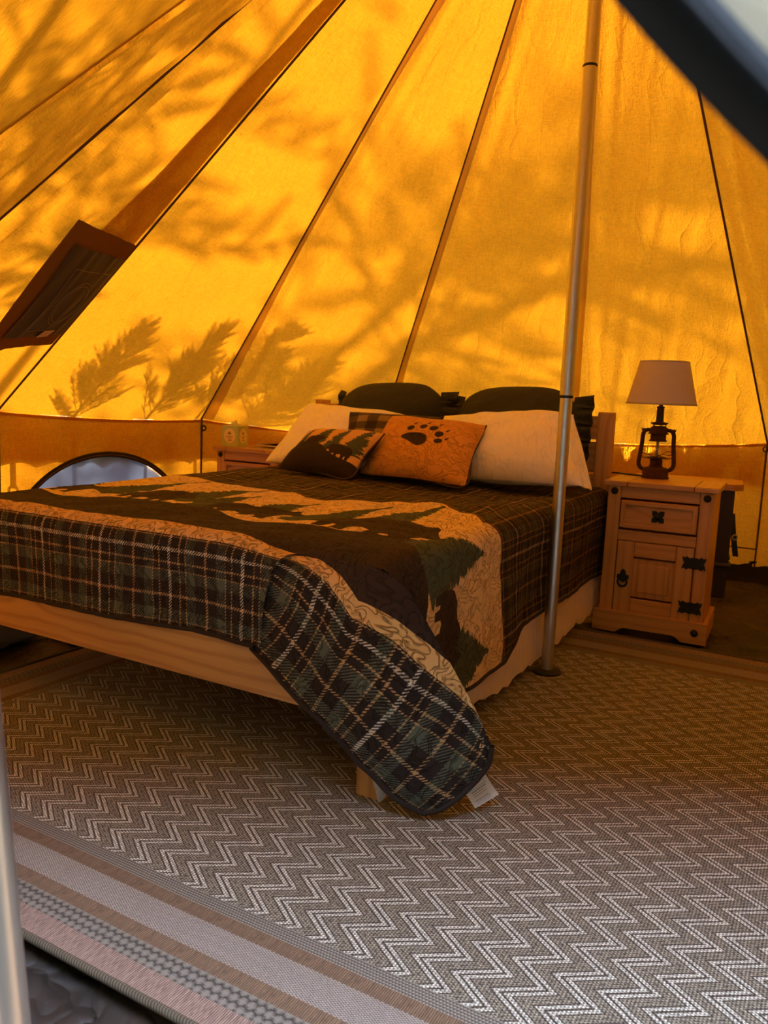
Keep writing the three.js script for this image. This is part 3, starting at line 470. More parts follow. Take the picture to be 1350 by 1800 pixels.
// ---- pillows ----
function cushion(o, cs, thick, { pinch = 0.05, n = 30, wr = 0.006, seed = 1, uv = (a, b) => [a, b], front, back, pow = 0.55, round = 0, names = ['pillow_front', 'pillow_back'] }) {
  const c = cs.map(([s, t, y]) => L(o, s, t, y)), [bl, br, tl, tr] = c;
  const nrm = br.clone().sub(bl).cross(tl.clone().sub(bl)).normalize(), mid = bl.clone().add(br).add(tl).add(tr).multiplyScalar(0.25);
  const face = (sgn) => sheet(n, n, (a, b) => {
    const u = 0.5 - 0.5 * Math.cos(Math.PI * a), v = 0.5 - 0.5 * Math.cos(Math.PI * b);
    const sq = round ? (1 - round * Math.pow(Math.abs(2 * u - 1), 3) * Math.pow(Math.abs(2 * v - 1), 3)) : 1, p = bl.clone().lerp(br, u).lerp(tl.clone().lerp(tr, u), v).lerp(mid, 1 - sq), eu = Math.sin(Math.PI * u), ev = Math.sin(Math.PI * v);
    const x = Math.abs(2 * u - 1), y = Math.abs(2 * v - 1), k = pinch * (Math.pow(x, 3) * ev * ev + Math.pow(y, 3) * eu * eu);
    p.lerp(mid, k);
    let h = thick / 2 * Math.pow(Math.max(0, 1 - Math.pow(x, 2.6)), pow) * Math.pow(Math.max(0, 1 - Math.pow(y, 2.6)), pow);
    h += wr * (noise(u * 4 + seed, v * 4, seed) + 0.6 * noise(u * 9, v * 9 + seed, seed + 1)) * Math.min(1, h * 30);
    p.addScaledVector(nrm, sgn * h); return [p, ...(sgn > 0 ? uv(u, v) : [u, v])];
  });
  if (front === back) part(names[0], merge([face(1), face(-1)]), front, o); else { part(names[0], face(1), front, o); part(names[1], face(-1), back, o); }
  return { bl, br, tl, tr, nrm };
}
const whiteMat = whiteCloth(lin(0.88, 0.8, 0.68));
const velvet = (c) => new THREE.MeshPhysicalMaterial({ color: c, roughness: 0.9, side: THREE.DoubleSide, sheen: 1, sheenRoughness: 0.45, sheenColor: lin(0.16, 0.17, 0.10), bumpMap: sheetTex, bumpScale: 0.008 });
{
  const sham = (label, cs, seed) => {
    const o = bedThing('velvet_pillow', label, 'pillow', 1.98, (cs[0][1] + cs[1][1]) / 2, 0.62), m = velvet(lin(0.03, 0.029, 0.017));
    const k = cushion(o, cs, 0.24, { pinch: -0.02, round: 0.22, pow: 0.75, wr: 0.010, seed, front: m, back: m, names: ['pillow_body'] });
    for (const [a, b, d] of [[k.bl, k.tl, k.bl.clone().sub(k.br).normalize()], [k.br, k.tr, k.br.clone().sub(k.bl).normalize()]])
      part('gathered_flange', sheet(48, 6, (u, v) => { const p = a.clone().lerp(b, 0.12 + 0.76 * u).addScaledVector(d, -0.02 + v * (cs[0][1] > 1 && a === k.bl ? 0.045 : 0.09)), w = 0.014 * v * Math.sin(u * 52 + seed) + 0.02 * (1 - v) * Math.sin(u * 3.1); p.addScaledVector(k.nrm, w); p.y += v * 0.015 * Math.sin(u * 26); return [p, u, v]; }), m, o);
  };
  sham('dark green velvet pillow at the back on the left, with gathered ends', [[1.93, 1.42, .68], [1.93, .82, .66], [1.99, 1.40, 1.03], [1.99, .82, 1.05]], 3);
  sham('dark green velvet pillow at the back on the right, behind the steel pole', [[1.93, .73, .66], [1.93, .16, .66], [1.99, .73, 1.03], [1.99, .16, 1.05]], 7);
}
{
  const o = bedThing('white_pillow', 'white bed pillow on the left, lying behind the bear and plaid cushions', 'pillow', 1.7, 1.24, 0.62, 'white pillows');
  cushion(o, [[1.50, 1.53, .64], [1.52, .9, .64], [1.88, 1.55, .918], [1.93, .92, .885]], 0.16, { pinch: 0.04, wr: 0.008, seed: 5, front: whiteMat, back: whiteMat, names: ['pillow_case'] });
  const p = bedThing('white_pillow', 'white bed pillow on the right, crossed by the steel tent pole', 'pillow', 1.65, 0.35, 0.62, 'white pillows');
  const k = cushion(p, [[1.50, .70, .64], [1.56, .0, .655], [1.83, .745, .895], [1.86, .145, .928]], 0.17, { pinch: 0.02, wr: 0.017, seed: 9, front: whiteMat, back: whiteMat, names: ['pillow_case'] });
  const dir = k.br.clone().sub(k.bl).normalize();
  for (const sg of [1, -1]) part('case_opening', sheet(24, 10, (u, v) => { const q = k.br.clone().lerp(k.tr, 0.02 + 0.9 * u).addScaledVector(dir, -0.05 + v * (0.09 - 0.04 * u)); q.addScaledVector(k.nrm, sg * 0.03 * Math.sin(Math.PI * u) * (1.25 - v * 0.6) + 0.008 * noise(u * 7, v * 3, 4 + sg)); q.y -= 0.018 * v * (1 - u) * (1 - u); return [q, u, v]; }), whiteMat, p);
}
const stitchBump = again(quiltingTex, 1.7);
{
  const plaidTex = canvasTex(256, 256, (c, w) => { const im = c.createImageData(w, w); for (let y = 0; y < w; y++) for (let x = 0; x < w; x++) { const a = Math.floor(x / 32) % 2, b = Math.floor(y / 42) % 2, n = noise(x / 2, y / 2, 5) * 9, t = a + b, cl = t === 2 ? [136, 112, 66] : t === 1 ? ((x + y) % 6 < 3 ? [92, 74, 44] : [60, 46, 30]) : [46, 33, 24], i = (y * w + x) * 4; for (let k = 0; k < 3; k++) im.data[i + k] = cl[k] + n; im.data[i + 3] = 255; } c.putImageData(im, 0, 0); });
  const o = bedThing('plaid_cushion', 'small olive and brown plaid cushion tucked behind the bear and paw cushions', 'cushion', 1.55, 0.92, 0.72);
  const pm = std({ map: plaidTex, roughness: 1, bumpMap: sheetTex, bumpScale: 0.004 });
  cushion(o, [[1.50, 1.10, .70], [1.58, .74, .70], [1.69, 1.178, .893], [1.775, .735, .888]], 0.09, { pinch: 0.05, wr: 0.004, seed: 2, front: pm, back: pm, names: ['cushion_cover'] });
}
{
  const art = canvasTex(1024, 700, (c, w, h) => {
    const r = rng(8); c.fillStyle = '#d9a45c'; c.fillRect(0, 0, w, h);
    const fir = (x, y, H, Wd, lean) => { c.fillStyle = '#454b3c'; for (let s = 0; s < 240; s++) { const f = r(), half = Wd * (1 - f * 0.9) * (0.5 + 0.5 * r()), d = r() < 0.5 ? -1 : 1, x0 = x + lean * f, y0 = y - H * f, x1 = x0 + d * half, y1 = y0 - 12 - 30 * r(); c.beginPath(); c.moveTo(x0, y0 - 10); c.lineTo(x1, y1); c.lineTo(x1 - d * 10, y1 + 14); c.lineTo(x0, y0 + 18); c.closePath(); c.fill(); } };
    fir(150, 420, 420, 90, 60); fir(420, 380, 380, 120, 60); fir(610, 470, 430, 120, 90); fir(880, 480, 470, 170, 60); fir(30, 470, 350, 60, 40);
    c.fillStyle = '#2c1d18'; c.beginPath(); c.moveTo(0, h); c.lineTo(0, 430); c.bezierCurveTo(120, 330, 420, 330, 560, 430); c.bezierCurveTo(680, 520, 760, 560, 1024, 560); c.lineTo(w, h); c.closePath(); c.fill();
    const bear = (x, y, S, flip) => { const P = [[.06, 0], [.03, .15], [.01, .3], [.06, .43], [.2, .51], [.38, .5], [.52, .57], [.64, .55], [.72, .5], [.77, .53], [.8, .58], [.84, .57], [.86, .5], [.93, .42], [1, .35], [.98, .30], [.9, .3], [.82, .27], [.77, .21], [.75, .1], [.77, 0], [.65, 0], [.63, .12], [.59, .16], [.55, .12], [.56, 0], [.45, 0], [.45, .13], [.36, .16], [.31, .13], [.3, 0], [.2, 0], [.19, .11], [.15, .12], [.14, 0]]; c.fillStyle = '#2b1c17'; c.beginPath(); P.forEach(([a, b], i) => { const X = x + (flip ? 1 - a : a) * S, Y = y - b * S; i ? c.lineTo(X, Y) : c.moveTo(X, Y); }); c.closePath(); c.fill(); };
    bear(220, 405, 280, false); bear(590, 560, 350, true); bear(40, 410, 170, false);
  });
  const o = bedThing('bear_cushion', 'oblong cushion with two dark bears and fir trees at the front left', 'cushion', 1.4, 1.1, 0.62);
  const k = cushion(o, [[1.35, 1.345, .63], [1.265, .90, .63], [1.565, 1.312, .80], [1.475, .862, .812]], 0.13, { pinch: 0.05, wr: 0.004, seed: 4, front: std({ map: art, roughness: 1, bumpMap: again(quiltingTex, 1.8, 1.3), bumpScale: 0.002 }), back: std({ color: lin(0.03, 0.017, 0.013), roughness: 1 }) });
  part('piping', tube([k.bl, k.bl.clone().lerp(k.br, 0.5).add(V3(0, 0.006, -0.012)), k.br, k.br.clone().lerp(k.tr, 0.5).add(V3(-0.012, 0, 0)), k.tr], 0.004, 60, 6), std({ color: lin(0.06, 0.035, 0.028), roughness: 1 }), o);
}
{
  const art = canvasTex(1024, 1024, (c, w, h) => {
    c.fillStyle = '#d59546'; c.fillRect(0, 0, w, h); c.fillStyle = '#35231c';
    const el = (x, y, a, b, rot) => { c.beginPath(); c.ellipse(x, y, a, b, rot, 0, Math.PI * 2); c.fill(); };
    c.translate(478, 505); c.scale(0.96, 0.96); const cx = 0, cy = 0;
    c.beginPath(); c.moveTo(cx - 130, cy - 30); c.bezierCurveTo(cx - 90, cy - 90, cx + 60, cy - 110, cx + 110, cy - 50); c.bezierCurveTo(cx + 160, cy + 40, cx + 130, cy + 130, cx + 60, cy + 135); c.bezierCurveTo(cx, cy + 120, cx - 50, cy + 60, cx - 110, cy + 40); c.bezierCurveTo(cx - 150, cy + 20, cx - 150, cy - 5, cx - 130, cy - 30); c.fill();
    for (const [x, y, a, b, r, lx, ly] of [[-80, -160, 36, 46, 0.35, -58, -270], [45, -205, 38, 46, 0.3, 80, -300], [160, -190, 42, 52, 0.4, 205, -290], [235, -95, 42, 50, 0.5, 300, -190], [250, 20, 38, 44, 0.6, 320, -50]]) {
      el(cx + x, cy + y, a, b, r);
      c.beginPath(); c.moveTo(cx + lx - 14, cy + ly + 34); c.quadraticCurveTo(cx + lx - 8, cy + ly - 4, cx + lx + 26, cy + ly - 26); c.quadraticCurveTo(cx + lx + 16, cy + ly + 10, cx + lx + 2, cy + ly + 38); c.fill();
    }
  });
  const o = bedThing('paw_cushion', 'square tan quilted cushion with a dark bear paw print', 'cushion', 1.45, 0.68, 0.62);
  const k = cushion(o, [[1.43, .955, .632], [1.345, .412, .632], [1.685, .948, .885], [1.615, .445, .868]], 0.15, { pinch: 0.055, wr: 0.005, seed: 6, front: std({ map: art, roughness: 1, bumpMap: stitchBump, bumpScale: 0.007 }), back: std({ color: lin(0.035, 0.02, 0.015), roughness: 1 }) });
  part('piping', tube([k.bl, k.bl.clone().lerp(k.br, 0.5).add(V3(0, 0.012, -0.02)), k.br, k.br.clone().lerp(k.tr, 0.5).add(V3(-0.02, 0, -0.01)), k.tr], 0.004, 60, 6), std({ color: lin(0.04, 0.024, 0.02), roughness: 1 }), o);
}
{
  const o = bedThing('dark_cushion', 'small dark cushion end peeping out between the paw cushion and the right white pillow', 'cushion', 1.66, 0.74, 0.7), m = velvet(lin(0.03, 0.03, 0.02));
  cushion(o, [[1.60, .86, .68], [1.60, .68, .68], [1.68, .86, .895], [1.68, .705, .885]], 0.07, { pinch: 0.03, wr: 0.003, seed: 12, front: m, back: m, names: ['cushion_cover'] });
}

// ───────────────────────── bedside cabinets ─────────────────────────
const clavos = lathe([[0, 0.010], [0.006, 0.0095], [0.0125, 0.006], [0.015, 0.001], [0.0155, 0]], 20).rotateX(Math.PI / 2);
const star8 = (w, h) => { const s = []; for (let i = 0; i < 32; i++) { const a = i / 32 * Math.PI * 2, r = 1 + 0.16 * Math.cos(a * 4 - Math.PI) + 0.12 * Math.cos(a * 8); s.push([w * r * Math.cos(a), h * r * Math.sin(a)]); } return s; };
function cabinet(label, pos, turn) {
  const o = thing('bedside_cabinet', label, 'bedside cabinet', pos, turn, 'pine bedside cabinets'), w = 0.4675, d = 0.37, H = 0.657, m = M.wax, bw = 0.428, bd = 0.345, x0 = w / 2;
  const zf = -0.016;     // front of the carcass, local z (front edge of plinth and top at 0)
  const put = (n, x, y, z, a, b, c, g = 'x', par = o, r = 0.003) => part(n, shift(bx(a, b, c, g, r), x * 1.7, y * 0.9), m, par, V3(x, y, z));
  for (const [a, b] of [[0.0, 0.1], [0.1, 0.368], [0.368, 0.4675]]) put('top_board', (a + b) / 2, H - 0.011, -d / 2, b - a - 0.0024, 0.022, d, a === 0.1 ? 'x' : 'z', o, 0.004);
  for (const x of [0.02 + 0.011, w - 0.02 - 0.011]) put('side_panel', x, 0.355, zf - bd / 2 - 0.01, 0.02, 0.56, bd - 0.02, 'y');
  put('back_panel', x0, 0.355, -d + 0.012, bw - 0.04, 0.56, 0.012, 'y');
  for (const x of [0.047, w - 0.047]) put('corner_stile', x, 0.355, zf - 0.011, 0.054, 0.56, 0.022, 'y');
  put('front_rail', x0, 0.610, zf - 0.012, 0.318, 0.05, 0.02); put('front_rail', x0, 0.425, zf - 0.012, 0.318, 0.046, 0.02);
  const pl = new THREE.Shape(); pl.moveTo(0, 0); pl.lineTo(0.09, 0); pl.bezierCurveTo(0.11, 0, 0.11, 0.022, 0.14, 0.022); pl.lineTo(0.327, 0.022); pl.bezierCurveTo(0.357, 0.022, 0.357, 0, 0.377, 0); pl.lineTo(w, 0); pl.lineTo(w, 0.088); pl.lineTo(0, 0.088); pl.closePath();
  part('plinth', boxUV(new THREE.ExtrudeGeometry(pl, { depth: 0.018, bevelEnabled: true, bevelSize: 0.002, bevelThickness: 0.002, bevelSegments: 2 }).translate(0, 0, -0.02), 'x'), m, o);
  for (const x of [0.01, w - 0.01]) put('plinth', x, 0.044, -d / 2 - 0.008, 0.02, 0.088, d - 0.025, 'z');
  // drawer
  const dr = part('drawer', shift(bx(0.312, 0.12, 0.018, 'x'), 0.3, 0.2), m, o, V3(x0, 0.5165, zf - 0.008));
  for (const [n, a, b] of [[1, 0.3, 0.02], [-1, 0.3, 0.02]]) part('moulding', bx(a, b, 0.014, 'x', 0.005), m, dr, V3(0, n * 0.049, 0.010));
  for (const n of [1, -1]) part('moulding', bx(0.02, 0.118, 0.014, 'y', 0.005), m, dr, V3(n * 0.145, 0, 0.010));
  part('knob_plate', outline([[-.024, -.008], [-.024, -.024], [-.008, -.024], [0, -.016], [.008, -.024], [.024, -.024], [.024, -.008], [.016, 0], [.024, .008], [.024, .024], [.008, .024], [0, .016], [-.008, .024], [-.024, .024], [-.024, .008], [-.016, 0]], 0.002).translate(0, 0, 0.009), M.iron, dr, undefined, 'black iron knob plate');
  part('knob', lathe([[0, 0.024], [0.009, 0.022], [0.013, 0.016], [0.009, 0.008], [0.006, 0]], 16).rotateX(Math.PI / 2).translate(0, 0, 0.010), M.iron, dr);
  // door
  const dw = 0.312, dh = 0.312, door = new THREE.Group(); door.name = 'door'; door.position.set(x0, 0.243, zf - 0.008); o.add(door); door.userData.base = 'door';
  for (const n of [1, -1]) part('door_stile', shift(bx(0.07, dh, 0.018, 'y'), n * 0.3, 0.4), m, door, V3(n * (dw / 2 - 0.035), 0, 0));
  for (const n of [1, -1]) part('door_rail', shift(bx(dw - 0.142, 0.064, 0.017, 'x'), 0.5, n * 0.3), m, door, V3(0, n * (dh / 2 - 0.032), -0.0005));
  const rp = new THREE.BoxGeometry(0.165, 0.16, 0.012, 2, 2, 1); part('raised_panel', bx(0.174, 0.17, 0.008, 'y'), m, door, V3(0, 0, -0.006)); part('raised_panel', bx(0.13, 0.125, 0.012, 'y', 0.006), m, door, V3(0, 0, 0.0005));
  part('handle_plate', outline([[-.008, -.022], [-.012, -.012], [-.024, -.006], [-.024, .008], [-.012, .010], [-.009, .026], [0, .034], [.009, .026], [.012, .010], [.024, .008], [.024, -.006], [.012, -.012], [.008, -.022]], 0.003).translate(-dw / 2 + 0.033, 0.0, 0.009), M.iron, door);
  part('ring_handle', new THREE.TorusGeometry(0.019, 0.0042, 10, 28).translate(-dw / 2 + 0.033, -0.021, 0.016), M.iron, door, undefined, 'black iron ring handle');
  for (const y of [0.095, -0.095]) part('hinge', outline([[-.047, -.026], [-.036, -.020], [-.030, -.027], [-.018, -.020], [0, -.024], [.018, -.020], [.030, -.027], [.036, -.020], [.047, -.026], [.042, -.008], [.036, 0], [.042, .008], [.047, .026], [.036, .020], [.030, .027], [.018, .020], [0, .024], [-.018, .020], [-.030, .027], [-.036, .020], [-.047, .026], [-.042, .008], [-.036, 0], [-.042, -.008]], 0.002).translate(dw / 2 + 0.003, y, 0.011), M.iron, door, undefined, 'black iron butterfly hinge');
  for (const [x, y, z] of [[0.047, 0.612, zf], [w - 0.047, 0.612, zf], [w - 0.047, 0.046, 0]]) part('iron_stud', clavos, M.iron, o, V3(x, y, z + 0.001));
  return o;
}
const CAB = V3(0.9393, 0, -3.4624), CT = -0.4636;
const cab = cabinet('waxed pine bedside cabinet with the lantern lamp on it, right of the bed', CAB, CT);
const cab2 = cab.clone(); cab2.name = numbered('bedside_cabinet'); cab2.position.copy(B(1.885, 2.205, 0)); cab2.rotation.y = -YAW; cab2.userData.label = 'waxed pine bedside cabinet left of the bed carrying the green tissue box'; scene.add(cab2);
const onCab = (x, z) => V3(CAB.x + x * Math.cos(CT) + z * Math.sin(CT), 0.657, CAB.z - x * Math.sin(CT) + z * Math.cos(CT));

// ───────────────────────── lantern lamp ─────────────────────────
{
  const p = onCab(0.168, -0.285), o = thing('lantern_lamp', 'table lamp made from a rusty storm lantern with a cream drum shade', 'lamp', p, CT); o.scale.y = 0.91;
  const m = M.rust;
  part('fuel_tank', lathe([[0, 0], [0.06, 0], [0.061, 0.006], [0.057, 0.012], [0.056, 0.042], [0.05, 0.052], [0.03, 0.058], [0.026, 0.075], [0, 0.075]]), m, o);
  part('burner', lathe([[0.026, 0.072], [0.028, 0.088], [0.024, 0.094], [0.042, 0.098], [0.044, 0.103], [0.03, 0.106], [0, 0.106]]), m, o);
  part('wick_knob', new THREE.CylinderGeometry(0.012, 0.012, 0.008, 16).rotateX(Math.PI / 2).translate(-0.008, 0.08, 0.032), m, o);
  part('glass_globe', lathe([[0.032, 0.104], [0.042, 0.118], [0.046, 0.14], [0.045, 0.158], [0.038, 0.176], [0.033, 0.184]]), new THREE.MeshPhysicalMaterial({ color: 0xffffff, transmission: 1, thickness: 0, roughness: 0.05, ior: 1.45, side: THREE.DoubleSide }), o);
  part('lamp_tube', new THREE.CylinderGeometry(0.006, 0.006, 0.09, 12).translate(0, 0.145, 0), std({ color: lin(0.25, 0.2, 0.14), roughness: 0.35, metalness: 0.8 }), o);
  part('chimney', lathe([[0.036, 0.182], [0.041, 0.186], [0.034, 0.19], [0.033, 0.216], [0.045, 0.219], [0.045, 0.223], [0.038, 0.226], [0.04, 0.246], [0.03, 0.254], [0.028, 0.258], [0, 0.258]]), m, o);
  part('vent_cap', lathe([[0.018, 0.262], [0.03, 0.264], [0.038, 0.270], [0.036, 0.274], [0.018, 0.278], [0.012, 0.286], [0, 0.286]]), m, o);
  for (let i = 0; i < 5; i++) { const a = i / 5 * 6.283; part('vent_post', new THREE.CylinderGeometry(0.0022, 0.0022, 0.02, 6).translate(0.028 * Math.cos(a), 0.262, 0.028 * Math.sin(a)), m, o); }
  for (const s of [-1, 1]) {
    part('side_tube', tube([V3(s * 0.03, 0.236, 0), V3(s * 0.052, 0.236, 0), V3(s * 0.064, 0.222, 0), V3(s * 0.068, 0.17, 0), V3(s * 0.074, 0.1, 0), V3(s * 0.076, 0.07, 0), V3(s * 0.068, 0.05, 0), V3(s * 0.048, 0.038, 0)], 0.0095, 48, 12), m, o);
    part('handle_lug', outline([[0, 0], [s * 0.014, 0.004], [s * 0.018, 0.022], [s * 0.011, 0.016], [s * 0.004, 0.02]], 0.004, 0).translate(s * 0.058, 0.226, -0.002), m, o);
  }
  for (const s of [-1, 1]) for (const z of [-1, 1]) part('wire_guard', tube([V3(s * 0.07, 0.128, 0.004 * z), V3(s * 0.05, 0.126 + 0.012 * z, 0.03 * z), V3(s * 0.018, 0.115, 0.05 * z), V3(-s * 0.02, 0.104, 0.05 * z), V3(-s * 0.055, 0.1, 0.03 * z), V3(-s * 0.072, 0.11, 0.004 * z)], 0.0014, 32, 6), m, o);
  part('stem', lathe([[0.018, 0.28], [0.0165, 0.288], [0.0155, 0.345], [0.018, 0.349], [0.018, 0.352], [0.009, 0.354], [0.009, 0.38], [0, 0.38]]), std({ color: lin(0.045, 0.03, 0.02), roughness: 0.4, metalness: 0.7 }), o);
  const y0 = 0.362, y1 = 0.57, r0 = 0.151, r1 = 0.105;
  const shade = part('lamp_shade', lathe([[r0, y0], [r1, y1]], 64), cloth(lin(0.66, 0.54, 0.4), 0.2, { bumpMap: again(weaveTex, 14, 4), bumpScale: 0.0006 }), o, undefined, 'cream fabric lamp shade');
  part('shade_trim', lathe([[r0 + 0.0015, y0 - 0.001], [r0 + 0.001, y0 + 0.006]], 64), std({ color: lin(0.4, 0.3, 0.2), roughness: 0.9 }), shade); part('shade_trim', lathe([[r1 + 0.002, y1 - 0.006], [r1 + 0.0015, y1 + 0.001]], 64), std({ color: lin(0.5, 0.4, 0.28), roughness: 0.9 }), shade);
  for (let i = 0; i < 3; i++) { const a = i * 2.094 + 0.4; part('shade_wire', tube([V3(0, 0.38, 0), V3(0.05 * Math.cos(a), 0.4, 0.05 * Math.sin(a)), V3(r1 * Math.cos(a), y1 - 0.02, r1 * Math.sin(a))], 0.0015, 12, 6), M.iron, shade); }
  part('power_cord', tube([V3(-0.04, 0.006, -0.02), V3(-0.1, 0.005, -0.035), V3(-0.16, 0.006, -0.05), V3(-0.2, 0.006, -0.06), V3(-0.25, -0.02, -0.09), V3(-0.27, -0.2, -0.1)], 0.0045, 40, 8), M.black, o);
}
// ───────────────────────── dark table behind, and what is on the left cabinet ─────────────────────────
{
  const o = thing('side_table', 'dark wooden table with stout legs against the tent wall behind the lamp cabinet', 'table', V3(1.63, 0, -4.34), -0.38);
  const top = new THREE.Shape(); const a = 0.27, b = 0.17, k = 0.045; top.moveTo(-a + k, -b); top.lineTo(a - k, -b); top.lineTo(a, -b + k); top.lineTo(a, b - k); top.lineTo(a - k, b); top.lineTo(-a + k, b); top.lineTo(-a, b - k); top.lineTo(-a, -b + k); top.closePath();
  part('table_top', boxUV(new THREE.ExtrudeGeometry(top, { depth: 0.026, bevelEnabled: true, bevelSize: 0.004, bevelThickness: 0.004, bevelSegments: 2 }).rotateX(-Math.PI / 2).translate(0, 0.57, 0)), M.wax, o);
  for (const [x, z] of [[1, 1], [1, -1], [-1, 1], [-1, -1]]) { const l = part('leg', bx(0.07, 0.57, 0.07, 'y', 0.006), M.darkWood, o, V3(x * 0.2, 0.285, z * 0.12)); part('leg_collar', bx(0.1, 0.028, 0.1, 'x', 0.012), M.darkWood, l, V3(0, -0.11, 0)); }
  part('apron', bx(0.36, 0.07, 0.02, 'x'), M.darkWood, o, V3(0, 0.53, 0.12)); part('apron', bx(0.02, 0.07, 0.2, 'z'), M.darkWood, o, V3(0.2, 0.53, 0));
}
{
  const p = V3(1.955, 0.0, -4.5), o = thing('black_strap', 'black webbing strap hanging against the wall behind the dark table', 'strap', p);
  part('webbing', sheet(4, 20, (u, v) => [V3((u - 0.5) * 0.028 + 0.03 * v * v, 0.40 - 0.24 * v, 0.03 * Math.sin(v * 2) + u * 0.01), u, v]), M.black, o); part('buckle', new THREE.TorusGeometry(0.014, 0.003, 8, 16).translate(0.012, 0.27, 0.04), M.steel, o);
}
const cabY = 0.657;
{
  const o = thing('tissue_box', 'green cube tissue box with round yellow emblem, standing on the left cabinet', 'tissue box', B(1.985, 2.125, cabY), -YAW + 0.14);
  const face = canvasTex(256, 256, (c) => { c.fillStyle = '#c6cd8a'; c.fillRect(0, 0, 256, 256); c.fillStyle = '#fbe09a'; c.beginPath(); for (let i = 0; i <= 120; i++) { const a = i / 120 * Math.PI * 2, r = 90 + 3.5 * Math.cos(a * 24); c.lineTo(122 + r * Math.cos(a), 122 + r * Math.sin(a)); } c.fill(); c.fillStyle = '#43331f'; for (const [x, y, a, b, t] of [[122, 84, 7, 15, 0], [106, 94, 7, 13, -0.9], [138, 94, 7, 13, 0.9], [122, 112, 13, 4, 0]]) { c.beginPath(); c.ellipse(x, y, a, b, t, 0, 6.3); c.fill(); } c.strokeStyle = '#6a5230'; c.lineWidth = 3.4; for (const [y, x0, x1] of [[134, 64, 182], [152, 82, 162]]) { c.beginPath(); for (let x = x0; x < x1; x += 3) c.lineTo(x, y + 4 * Math.sin(x * 0.9) * Math.cos(x * 0.31)); c.stroke(); } c.fillStyle = '#a06a34'; c.fillRect(96, 176, 16, 9); c.fillRect(118, 170, 34, 18); c.fillStyle = '#fbe09a'; c.fillRect(132, 175, 5, 8); });
  const fm = std({ map: face, roughness: 0.6 }), w = 0.108, h = 0.118;
  part('box_body', boxUV(new RoundedBoxGeometry(w, h, w, 2, 0.002)), std({ color: 0xc6cd8a, roughness: 0.6 }), o, V3(0, h / 2, 0));
  part('printed_face', new THREE.PlaneGeometry(w - 0.003, h - 0.003), fm, o, V3(0, h / 2, w / 2 + 0.0008)); part('printed_face', new THREE.PlaneGeometry(w - 0.003, h - 0.003).rotateY(Math.PI / 2), fm, o, V3(w / 2 + 0.0008, h / 2, 0));
  part('tissue', sheet(10, 10, (u, v) => [V3((u - 0.5) * 0.06 + 0.012 * v, h + 0.03 * v * (0.6 + 0.4 * Math.sin(u * 5)), 0.012 * Math.sin(u * 7 + v * 3) * v), u, v]), cloth(lin(0.85, 0.82, 0.76), 0.3), o);
}
{
  const paper = (label, s, t, y, w, d, turn, col, lift, n) => { const o = thing(n, label, 'booklet', B(s, t, y), -YAW + turn);
    part('pages', boxUV(new THREE.BoxGeometry(w - 0.003, 0.007, d - 0.003)), std({ color: lin(0.7, 0.62, 0.5), roughness: 0.9 }), o, V3(0, 0.0037, 0));
    part('cover', sheet(12, 8, (u, v) => [V3((u - 0.5) * w, 0.0076 + lift * Math.pow(u, 2), (v - 0.5) * d), u, v]), std({ color: col, roughness: 0.7 }), o); };
  paper('tan booklet lying on the left cabinet beside the tissue box', 2.0, 1.885, cabY, 0.2, 0.15, 0.1, lin(0.42, 0.26, 0.12), 0.008, 'booklet');
  paper('darker brown booklet lying on the tan booklet', 2.02, 1.875, cabY + 0.0085 + 0.007, 0.17, 0.12, -0.2, lin(0.2, 0.09, 0.04), 0.014, 'booklet');
}
// ───────────────────────── things stored under the foot of the bed ─────────────────────────
{
  const o = thing('storage_bag', 'grey fabric storage bag under the foot of the bed at left', 'bag', V3(-1.50, 0, -3.0), -YAW);
  part('bag_body', boxUV(new RoundedBoxGeometry(0.36, 0.15, 0.26, 4, 0.03)), std({ color: lin(0.16, 0.15, 0.13), roughness: 0.95, bumpMap: again(weaveTex, 10), bumpScale: 0.001 }), o, V3(0, 0.077, 0)); part('strap', tube([V3(0.1, 0.15, 0.1), V3(0.1, 0.1, 0.138), V3(0.1, 0.02, 0.137)], 0.006, 12, 6), std({ color: lin(0.4, 0.3, 0.18), roughness: 0.9 }), o);
  const r = thing('folded_blanket', 'crumpled tan blanket end lying on the rug under the bed', 'blanket', V3(-1.22, 0.008, -3.06), -0.75);
  part('blanket_cloth', sheet(40, 20, (u, v) => [V3((u - 0.5) * 0.3, 0.006 + 0.05 * Math.sin(Math.PI * v) * (0.5 + 0.5 * noise(u * 4, v * 2, 6)) * Math.sin(Math.PI * u) + 0.006 * noise(u * 14, v * 5, 7) + 0.004, (v - 0.5) * 0.14 * (1 - 0.3 * u)), u, v]), std({ color: lin(0.62, 0.46, 0.28), roughness: 1, bumpMap: sheetTex, bumpScale: 0.01 }), r);
  const s = thing('black_shoe', 'dark shoe at the left edge beside the grey bag', 'shoe', V3(-1.45, 0.008, -2.78), 1.0);
  part('shoe_upper', (() => { const g = new THREE.SphereGeometry(1, 24, 16); const p = g.attributes.position; for (let i = 0; i < p.count; i++) { const x = p.getX(i); p.setXYZ(i, x * 0.115, Math.max(-0.2, p.getY(i)) * (0.055 + 0.025 * smooth(-x, 0, 1)) + 0.028, p.getZ(i) * 0.042 * (1 - 0.2 * Math.abs(x))); } g.computeVertexNormals(); return g; })(), M.black, s); part('sole', boxUV(new RoundedBoxGeometry(0.235, 0.018, 0.082, 3, 0.008)), std({ color: lin(0.03, 0.03, 0.03), roughness: 0.8 }), s, V3(0, 0.009, 0));
}
